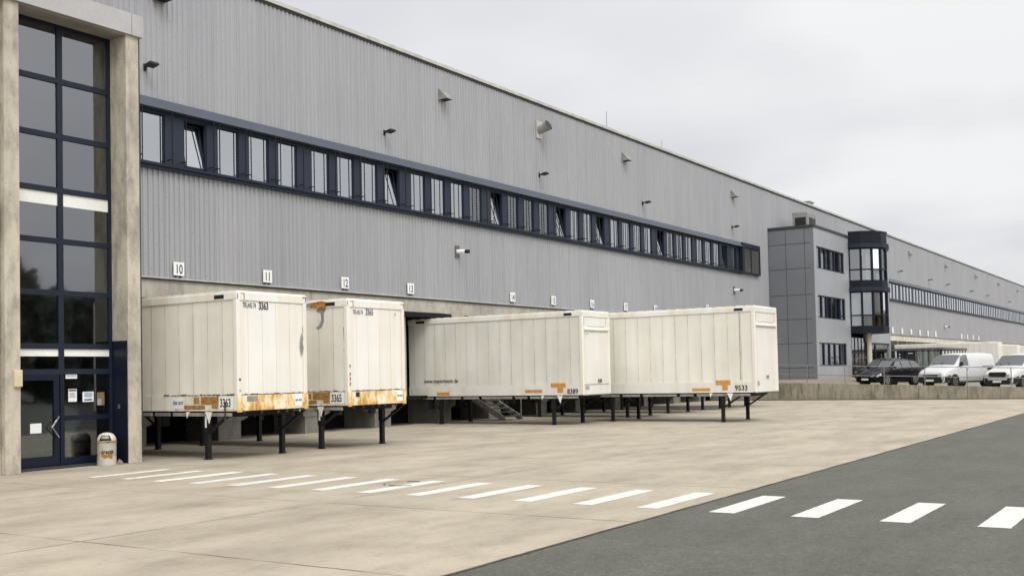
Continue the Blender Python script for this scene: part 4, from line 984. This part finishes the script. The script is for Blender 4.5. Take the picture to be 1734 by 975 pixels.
for fl, (z0, z1, zt_) in enumerate(((5.22, 8.08, 6.15), (8.90, 11.60, 9.85))):
    p = ring(BR - 0.03); q = ring(BR - 0.14)
    for k in range(8):
        a = Vector((*p[k], 0)); c = Vector((*p[k + 1], 0)); u = (c - a).normalized()
        f = B()
        for (s0, s1) in ((a, a + u * 0.09), (c - u * 0.09, c)): f.prism([(s0.x, s0.y), (s1.x, s1.y), (s1.x + (BC[0] - s1.x) * 0.05, s1.y + (BC[1] - s1.y) * 0.05), (s0.x + (BC[0] - s0.x) * 0.05, s0.y + (BC[1] - s0.y) * 0.05)], 2, z0, z1)
        s0, s1 = a + u * 0.09, c - u * 0.09
        for zc in (z0 + 0.04, zt_, z1 - 0.05): f.prism([(s0.x, s0.y), (s1.x, s1.y), (s1.x + (BC[0] - s1.x) * 0.04, s1.y + (BC[1] - s1.y) * 0.04), (s0.x + (BC[0] - s0.x) * 0.04, s0.y + (BC[1] - s0.y) * 0.04)], 2, zc - 0.05, zc + 0.05)
        fo = f.build('bay_window', 'navy_bay', OF, True)
        a2 = Vector((*q[k], 0)); c2 = Vector((*q[k + 1], 0))
        for (za, zb_, part_) in ((z0, zt_, 0), (zt_, z1, 1)):
            g = B(); g.face([(a2.x, a2.y, za), (c2.x, c2.y, za), (c2.x, c2.y, zb_), (a2.x, a2.y, zb_)])
            g.build('pane', 'glass_bronze' if (fl == 0 and (k >= 2 or (k == 1 and part_ == 0))) else 'glass', fo, True)
        if fl == 0 and k in (0, 1):
            a3 = a2 + (Vector((*BC, 0)) - a2) * 0.06; c3 = c2 + (Vector((*BC, 0)) - c2) * 0.06
            g = B(); g.face([(a3.x, a3.y, z0 if k == 0 else zt_), (c3.x, c3.y, z0 if k == 0 else zt_), (c3.x, c3.y, z1), (a3.x, a3.y, z1)]); g.build('roller_blind', 'blind_white', fo, True)
b = B(); b.box(88.2, 92.6, OY - 0.02, OY + 0.02, 5.0, 12.3); b.build('bay_back', 'interior_mid', OF, True)
B().box(93.02, 93.10, OY - 0.35, OY - 0.27, 4.6, 12.6).build('downpipe', 'galvanised', OF, True)
# entrance below the bay
b = B(); b.cyl((89.6, OY - 1.0, 0.9), (89.6, OY - 1.0, 4.72), 0.2, n=16); b.build('column', 'concrete_lintel', OF, True)
B().box(88.0, 92.6, OY + 1.2, OY + 1.3, 0.8, 5.0).build('entrance_wall', 'interior_dark', OF, True)
b = B()
for x in (88.4, 89.4, 90.4, 91.4, 92.4): b.box(x, x + 0.08, OY + 0.1, OY + 0.2, 0.9, 4.4)
b.box(88.4, 92.5, OY + 0.1, OY + 0.2, 3.1, 3.2); b.build('entrance_frame', 'navy', OF, True)
B().box(88.45, 92.4, OY + 0.14, OY + 0.155, 0.9, 4.4).build('entrance_pane', 'glass', OF, True)
b = B(); b.box(93.0, 100.1, OY + 0.06, OY + 0.2, 3.9, 4.05); b.box(93.0, 93.15, OY + 0.06, OY + 0.2, 0.9, 3.9); b.box(95.6, 95.75, OY + 0.06, OY + 0.2, 0.9, 3.9); b.box(93.0, 100.1, OY + 0.06, OY + 0.2, 1.7, 1.8); b.build('shop_window_frame', 'navy', OF, True)
B().box(93.1, 100.1, OY + 0.13, OY + 0.145, 0.9, 4.0).build('shop_window_pane', 'glass_door', OF, True)
t = thing('air_conditioner', (82.6, 26.4, 12.62), 'beige rooftop air conditioning unit on the office block', 'air conditioner')
B().box(-1.1, 0.9, -0.5, 0.7, 0.1, 1.35).build('casing', 'hood_grey', t, bevel=0.03)
b = B(); b.box(-0.75, 0.15, -0.52, -0.49, 0.25, 0.95); b.box(0.3, 0.75, -0.52, -0.49, 0.25, 0.95); b.box(-1.12, -1.09, -0.35, 0.5, 0.25, 0.95); b.build('grille', 'black_plastic', t)
B().box(-1.0, 0.8, -0.45, 0.65, 0, 0.1).build('feet', 'steel_black', t)
# shrub by the entrance
t = thing('potted_shrub', (87.2, OY - 1.0, 1.15), 'brown winter shrub in a pot beside the office entrance', 'potted plant')
B().cyl((0, 0, 0), (0, 0, 0.45), 0.2, 0.27, 14).build('pot', 'rust', t)
b = B()
for k in range(260):
    a = random.uniform(0, 6.28); r = random.random() ** 0.6 * 0.55; z = 0.5 + random.random() * 1.3; s = 0.07
    c = Vector((r * math.cos(a) * (1 - 0.3 * abs(z - 1.1)), r * math.sin(a), z)); q = Euler((random.uniform(0, 3), random.uniform(0, 3), 0)).to_matrix()
    b.face([c + q @ Vector(v) * s for v in ((-1, 0, 0), (0, -0.5, 0), (1, 0, 0), (0, 0.5, 0))])
b.build('foliage', 'foliage_brown', t)

# bus-stop like glazed walkway beside the office
WK = thing('glazed_walkway', (101, 20.5, 0.95), 'flat roofed grey glazed walkway between the office and the far trailers', 'walkway')
B().box(100.8, 112, 20.3, 24.9, 3.38, 3.58).build('roof', 'steel_grey', WK, True)
B().box(100.9, 100.98, 20.5, 24.7, 0.9, 1.9).build('parapet', 'dark_trim', WK, True)
b = B()
for i in range(5): b.box(100.9, 101.0, 20.5 + 1.02 * i, 20.58 + 1.02 * i, 1.9, 3.38)
for i in range(9): b.box(101 + 1.35 * i, 101.1 + 1.35 * i, 20.42, 20.5, 0.9, 3.38)
b.build('posts', 'dark_trim', WK, True)
b = B(); b.box(100.93, 100.945, 20.5, 22.6, 1.9, 3.38); b.build('pane', 'glass', WK, True)
b = B(); b.box(100.9, 100.94, 22.65, 24.3, 0.95, 3.36); dd_ = b.build('door', 'black_plastic', WK, True)
b = B(); b.box(100.885, 100.895, 22.9, 23.3, 3.1, 3.16); b.box(100.885, 100.895, 24.0, 24.1, 3.0, 3.1); b.box(100.885, 100.895, 24.0, 24.1, 2.75, 2.85); b.build('sticker', 'white_plate', dd_, True)

# ------------------------------------------------------------------ vehicles
def lerp(a, b, t): return a + (b - a) * t
def vehicle(kind, name, loc, heading, label, cat, paint, group=None, look='plain'):
    """local x runs from the nose (0) to the tail, y to the driver's side is negative; z up"""
    t = thing(name, loc, label, cat, group, rz=heading)
    if kind == 'mpv':
        L, Wd, wb0, wb1, wr = 4.6, 0.90, 0.92, 3.65, 0.33
        # x, sill z, belt z, roof z, half width sill, belt, roof
        ST = [(0.00, 0.30, 0.60, 0.66, 0.62, 0.66, 0.50), (0.10, 0.22, 0.66, 0.74, 0.80, 0.82, 0.62), (0.45, 0.20, 0.78, 0.86, 0.88, 0.88, 0.68), (1.05, 0.20, 0.93, 1.02, 0.90, 0.89, 0.70),
              (1.30, 0.20, 0.97, 1.12, 0.90, 0.90, 0.72), (2.00, 0.20, 1.00, 1.54, 0.90, 0.90, 0.62), (2.40, 0.20, 1.01, 1.60, 0.90, 0.90, 0.62), (3.30, 0.20, 1.03, 1.60, 0.90, 0.90, 0.62), (4.05, 0.22, 1.05, 1.54, 0.89, 0.88, 0.60), (4.42, 0.28, 1.05, 1.34, 0.86, 0.84, 0.60), (4.58, 0.34, 0.95, 1.02, 0.80, 0.78, 0.62), (4.6, 0.4, 0.7, 0.8, 0.7, 0.7, 0.5)]
    else:
        L, Wd, wb0, wb1, wr = 5.1, 0.95, 0.98, 4.1, 0.34
        hf = 1.98
        ST = [(0.00, 0.34, 0.72, 0.80, 0.74, 0.76, 0.60), (0.10, 0.26, 0.80, 0.92, 0.88, 0.88, 0.70), (0.40, 0.24, 0.98, 1.06, 0.94, 0.93, 0.76), (0.95, 0.24, 1.12, 1.22, 0.95, 0.95, 0.80),
              (1.15, 0.24, 1.14, 1.34, 0.95, 0.95, 0.80), (1.75, 0.24, 1.16, 1.86, 0.95, 0.95, 0.76), (2.10, 0.24, 1.17, hf - 0.04, 0.95, 0.95, 0.78), (2.6, 0.24, 1.17, hf, 0.95, 0.95, 0.80), (4.3, 0.24, 1.17, hf, 0.95, 0.95, 0.80), (4.95, 0.26, 1.17, hf - 0.04, 0.94, 0.93, 0.78), (5.07, 0.32, 1.15, hf - 0.18, 0.92, 0.90, 0.74), (5.1, 0.4, 1.1, 1.7, 0.88, 0.86, 0.7)]
    def sect(x):
        for i in range(len(ST) - 1):
            if ST[i][0] <= x <= ST[i + 1][0]:
                f = (x - ST[i][0]) / (ST[i + 1][0] - ST[i][0]); return [lerp(p, q, f) for p, q in zip(ST[i], ST[i + 1])]
        return list(ST[-1])
    def prof(x):
        _, zs, zb_, zr, ws, wb_, wr_ = sect(x)
        g = zr - zb_
        return [(ws * 0.86, zs), (ws, zs + 0.10), (ws + 0.012, lerp(zs, zb_, 0.5)), (ws + 0.004, zb_ - 0.10), (wb_ - 0.015, zb_), (lerp(wb_, wr_, 0.42), zb_ + g * 0.45), (lerp(wb_, wr_, 0.86), zb_ + g * 0.86), (wr_ * 0.92, zr - g * 0.035), (wr_ * 0.5, zr + 0.012), (0, zr + 0.02)]
    def surf(x, tt):
        p = prof(x); k = min(int(tt), len(p) - 2); f = tt - k
        return lerp(p[k][0], p[k + 1][0], f), lerp(p[k][1], p[k + 1][1], f)
    xs = sorted(set([s[0] for s in ST] + [L * i / 30 for i in range(31)]))
    b = B(); rows = []
    for x in xs:
        p = prof(x); full = [(-w, z) for w, z in p] + [(w, z) for w, z in p[:-1][::-1]]
        rows.append([b.bm.verts.new((x, w, z)) for w, z in full])
    n = len(rows[0])
    for i in range(len(rows) - 1):
        for j in range(n - 1): b.bm.faces.new((rows[i][j], rows[i + 1][j], rows[i + 1][j + 1], rows[i][j + 1]))
        b.bm.faces.new((rows[i][n - 1], rows[i + 1][n - 1], rows[i + 1][0], rows[i][0]))
    b.bm.faces.new(rows[0]); b.bm.faces.new(rows[-1][::-1])
    b.build('body', paint, t, smooth=True)
    def patch(name, mat, x0, x1, t0, t1, side=-1, off=0.012, parent=None, nx=6, x0b=None, x1b=None):
        """panel following the body side; x0b/x1b give the slanted ends at the top"""
        x0b = x0 if x0b is None else x0b; x1b = x1 if x1b is None else x1b
        b = B(); g = []
        for i in range(nx + 1):
            r = []
            for j in range(5):
                f = j / 4; x = lerp(lerp(x0, x0b, f), lerp(x1, x1b, f), i / nx); w, z = surf(x, lerp(t0, t1, f)); r.append(b.bm.verts.new((x, side * (w + off), z + off * 0.3)))
            g.append(r)
        for i in range(nx):
            for j in range(4): b.bm.faces.new((g[i][j], g[i + 1][j], g[i + 1][j + 1], g[i][j + 1]))
        return b.build(name, mat, parent or t, smooth=True)
    def topper(name, mat, x0, x1, wf, off=0.012):
        b = B(); g = []
        for i in range(7):
            x = lerp(x0, x1, i / 6); s = sect(x); wd = wf * s[6]; r = []
            for j in range(7): r.append(b.bm.verts.new((x - off, wd * (j / 3 - 1), s[3] + 0.02 - 0.03 * abs(j / 3 - 1) ** 2 + off)))
            g.append(r)
        for i in range(6):
            for j in range(6): b.bm.faces.new((g[i][j], g[i + 1][j], g[i + 1][j + 1], g[i][j + 1]))
        return b.build(name, mat, t, smooth=True)
    sides = (-1, 1)
    if kind == 'mpv':
        topper('windscreen', 'car_glass', 1.30, 1.98, 1.02)
        for s in sides:
            patch('side_window', 'car_glass', 1.55, 2.42, 4.25, 6.3, s, x0b=2.05)
            patch('side_window', 'car_glass', 2.50, 3.35, 4.25, 6.3, s)
            patch('side_window', 'car_glass', 3.43, 4.28, 4.25, 6.3, s, x1b=4.05)
            for x in (1.42, 2.46, 3.39): patch('door_seam', 'black_plastic', x, x + 0.012, 1.0, 4.1, s, off=0.004, nx=1)
            patch('bump_strip', 'black_plastic', 1.45, 3.3, 1.9, 2.15, s, off=0.014)
            for x in (1.6, 2.65): B().box(x + 0.6, x + 0.76, s * 0.90, s * 0.925, 0.90, 0.925).build('door_handle', 'chrome', t)
    else:
        topper('windscreen', 'car_glass', 1.10, 1.80, 1.06)
        for s in sides:
            patch('side_window', 'car_glass', 1.42, 2.35, 4.25, 6.6, s, x0b=1.85)
            for x in (1.30, 2.42): patch('door_seam', 'steel_grey', x, x + 0.014, 1.0, 6.5 if x > 2 else 4.0, s, off=0.004, nx=1)
            patch('sill_trim', 'black_plastic', 1.3, 3.75, 0.3, 0.95, s, off=0.006)
            patch('load_panel_seam', 'steel_grey', 2.6, 4.85, 3.75, 3.82, s, off=0.004)
            patch('slide_rail', 'black_plastic', 3.7, 4.9, 4.02, 4.10, s, off=0.008)
            B().box(2.10, 2.28, s * 0.955, s * 0.98, 1.02, 1.05).build('door_handle', 'black_plastic', t)
    # wheel arches, wheels
    for s in sides:
        for wx in (wb0, wb1):
            B().cyl((wx, s * (Wd - 0.25), wr + 0.02), (wx, s * (Wd + 0.022), wr + 0.02), wr + 0.07, n=28).build('wheel_arch', 'black_plastic', t)
            w_ = B().cyl((wx, s * (Wd - 0.20), wr), (wx, s * (Wd + 0.035), wr), wr, n=28).build('wheel', 'rubber', t)
            B().cyl((wx, s * (Wd + 0.03), wr), (wx, s * (Wd + 0.042), wr), wr * 0.68, n=24).build('rim', 'alloy' if kind == 'mpv' else 'steel_grey', w_)
            b = B()
            for k in range(6):
                a = 2 * PI * k / 6; c0 = Vector((wx + math.cos(a + 0.5) * 0.12, s * (Wd + 0.046), wr + math.sin(a + 0.5) * 0.12)); b.cyl(c0 - Vector((0, 0.003, 0)), c0 + Vector((0, 0.003, 0)), 0.042, n=8)
            b.build('rim_holes', 'black_plastic', w_)
        mz = sect(1.6)[2] + 0.08
        b = B(); b.box(1.52, 1.64, s * 0.93, s * 1.10, mz, mz + (0.15 if kind == 'mpv' else 0.24)); b.build('mirror', paint if kind == 'mpv' else 'black_plastic', t, bevel=0.03)
        hl = patch('headlight', 'headlight', 0.07 if kind == 'mpv' else 0.06, 0.42 if kind == 'mpv' else 0.36, 2.9 if kind == 'mpv' else 2.75, 4.0 if kind == 'mpv' else 3.9, s, off=0.012)
    zg = 0.62 if kind == 'mpv' else 0.74
    gw = 0.42 if kind == 'mpv' else 0.5
    B().box(-0.018, 0.03, -gw, gw, zg - 0.10, zg + 0.02).build('grille', 'black_plastic', t)
    b = B(); b.box(-0.022, -0.016, -gw, gw, zg - 0.035, zg - 0.025); b.build('grille_bar', 'chrome', t)
    for s in sides:
        f = B(); f.prism([(s * gw * 1.02, zg - 0.08), (s * gw * 1.02, zg + 0.04), (s * (gw + 0.24), zg + 0.08), (s * (gw + 0.22), zg - 0.04)], 0, 0.0, 0.04); 
        f.build('lamp_lens', 'headlight', t)
    bw_ = 0.62 if kind == 'mpv' else 0.72
    bt = 0.50 if kind == 'mpv' or look == 'painted' else 0.62
    b = B(); b.prism([(-bw_, 0.26), (bw_, 0.26), (bw_ + 0.07, 0.40), (bw_ + 0.02, bt), (-bw_ - 0.02, bt), (-bw_ - 0.07, 0.40)], 0, -0.05, 0.08)
    b.build('bumper', paint if kind == 'mpv' else 'black_plastic', t, bevel=0.02)
    if kind != 'mpv':
        for s in sides: patch('bumper_corner', 'black_plastic', 0.03, 0.60, 0.4, 2.3, s, off=0.014)
    B().box(-0.062, -0.05, -0.26, 0.26, 0.36, 0.47).build('number_plate', 'white_plate', t)
    if look == 'painted':
        b = B(); b.prism([(-0.46, 0.70), (0.46, 0.70), (0.56, 0.84), (0.46, 0.95), (-0.46, 0.95), (-0.56, 0.84)], 0, -0.03, 0.06); b.build('main_grille', 'black_plastic', t)
        for s in sides: B().prism([(s * 0.60, 0.46), (s * 0.80, 0.50), (s * 0.80, 0.60), (s * 0.60, 0.60)], 0, -0.02, 0.12).build('fog_lamp', 'black_plastic', t)
    B().cyl((-0.022, 0, zg + 0.0), (-0.028, 0, zg + 0.0), 0.055, n=16).build('badge', 'chrome', t)
    b = B()
    for s in sides: b.bar((0.95 if kind == 'mpv' else 0.9, s * 0.3, sect(1.15)[3] + 0.06), (1.2, s * 0.25 + 0.35, sect(1.2)[3] + 0.075), 0.02)
    b.build('wiper', 'black_plastic', t)
    if kind == 'mpv':
        for s in sides: B().bar((2.2, s * 0.60, 1.62), (4.0, s * 0.58, 1.60), 0.025).build('roof_rail', 'black_plastic', t)
    return t
# parked noses towards the yard, tails turned away to the right
HD = math.radians(-24)
def zt_at(x, y): return zterr(x, y) + 0.005
def park(kind, wxy, label, paint, name, cat, hd=HD, **k):
    """place a vehicle so its front driver-side wheel stands at wxy"""
    wx, wy = wxy; lx, ly = (0.92, -0.9) if kind == 'mpv' else (0.98, -0.95)
    if kind == 'van': lx, ly = lx * 1.03, ly * 1.03
    x = wx - (lx * math.cos(hd) - ly * math.sin(hd)); y = wy - (lx * math.sin(hd) + ly * math.cos(hd))
    o = vehicle(kind, name, (x, y, zt_at(x, y)), hd, label, cat, paint, **k)
    if kind == 'van': o.scale = (1.03, 1.03, 1.03)
    return o
v1 = park('mpv', (69.0, 17.25), 'shiny black estate car parked nose out beside the white van', 'car_black', 'parked_car', 'car', group='vehicles parked on the terrace')
park('mpv', (76.4, 19.4), 'dark car almost hidden behind the shiny black estate car', 'car_black', 'parked_car', 'car', group='vehicles parked on the terrace')
v2 = park('van', (68.9, 13.25), 'white panel van with unpainted black bumper between the black car and another van', 'car_white', 'parked_van', 'van', group='vehicles parked on the terrace')
v3 = park('van', (68.9, 9.5), 'white panel van with painted bumper cut off by the right picture edge', 'car_white', 'parked_van', 'van', look='painted', group='vehicles parked on the terrace')
# lettering strip on the side of the middle van
B().box(4.15, 4.98, -0.995, -0.968, 0.98, 1.10).build('side_badge', 'black_plastic', v2)

# ------------------------------------------------------------------ trees across the road (seen mirrored in the glass)
def tree(x, y, h, r, label, seed):
    rnd = random.Random(seed)
    t = thing('roadside_tree', (x, y, -0.05), label, 'tree', 'trees on the far side of the road')
    b = B(); b.cyl((0, 0, 0), (0, 0, h * 0.45), 0.3, 0.18, 8)
    for k in range(5):
        a = rnd.uniform(0, 6.28); b.cyl((0, 0, h * 0.35), (math.cos(a) * r * 0.5, math.sin(a) * r * 0.5, h * 0.7), 0.12, 0.04, 6)
    b.build('trunk', 'bark', t)
    b = B()
    cl = [(rnd.uniform(-.6, .6) * r, rnd.uniform(-.6, .6) * r, h * rnd.uniform(0.12, 0.88), r * rnd.uniform(0.35, 0.55)) for _ in range(15)]
    for k in range(2600):
        c = rnd.choice(cl); v = Vector((rnd.gauss(0, 1), rnd.gauss(0, 1), rnd.gauss(0, 1))).normalized() * c[3] * rnd.uniform(0.6, 1.05)
        p = Vector(c[:3]) + v; q = Euler((rnd.uniform(0, 6), rnd.uniform(0, 6), 0)).to_matrix(); s = rnd.uniform(0.3, 0.6)
        b.face([p + q @ Vector(u) * s for u in ((-1, 0, 0), (0, -0.6, 0), (1, 0, 0), (0, 0.6, 0))])
    b.build('crown', 'foliage', t)
rt_ = random.Random(3)
spots = [(67, -64, 18.5, 4.2), (71.0, -66, 16.5, 4.0), (74.5, -63, 13.5, 3.8), (78.5, -65, 12.5, 3.8), (82.5, -64, 12.0, 3.8), (87, -66, 11.5, 3.6), (62, -66, 16, 4.4), (69, -72, 17.5, 4.4), (73, -74, 15.5, 4.2), (77, -72, 13.5, 4.2), (81, -74, 12.5, 4.2)]
spots += [(95 + i * 7.5 + rt_.uniform(-2, 2), -62 - rt_.uniform(0, 14), rt_.uniform(10, 14.5), rt_.uniform(3.8, 5)) for i in range(20)]
for i, (x, y, h, rr_) in enumerate(spots):
    tree(x, y, h, rr_, 'green tree in the row across the road, seen mirrored in the glass', 100 + i)
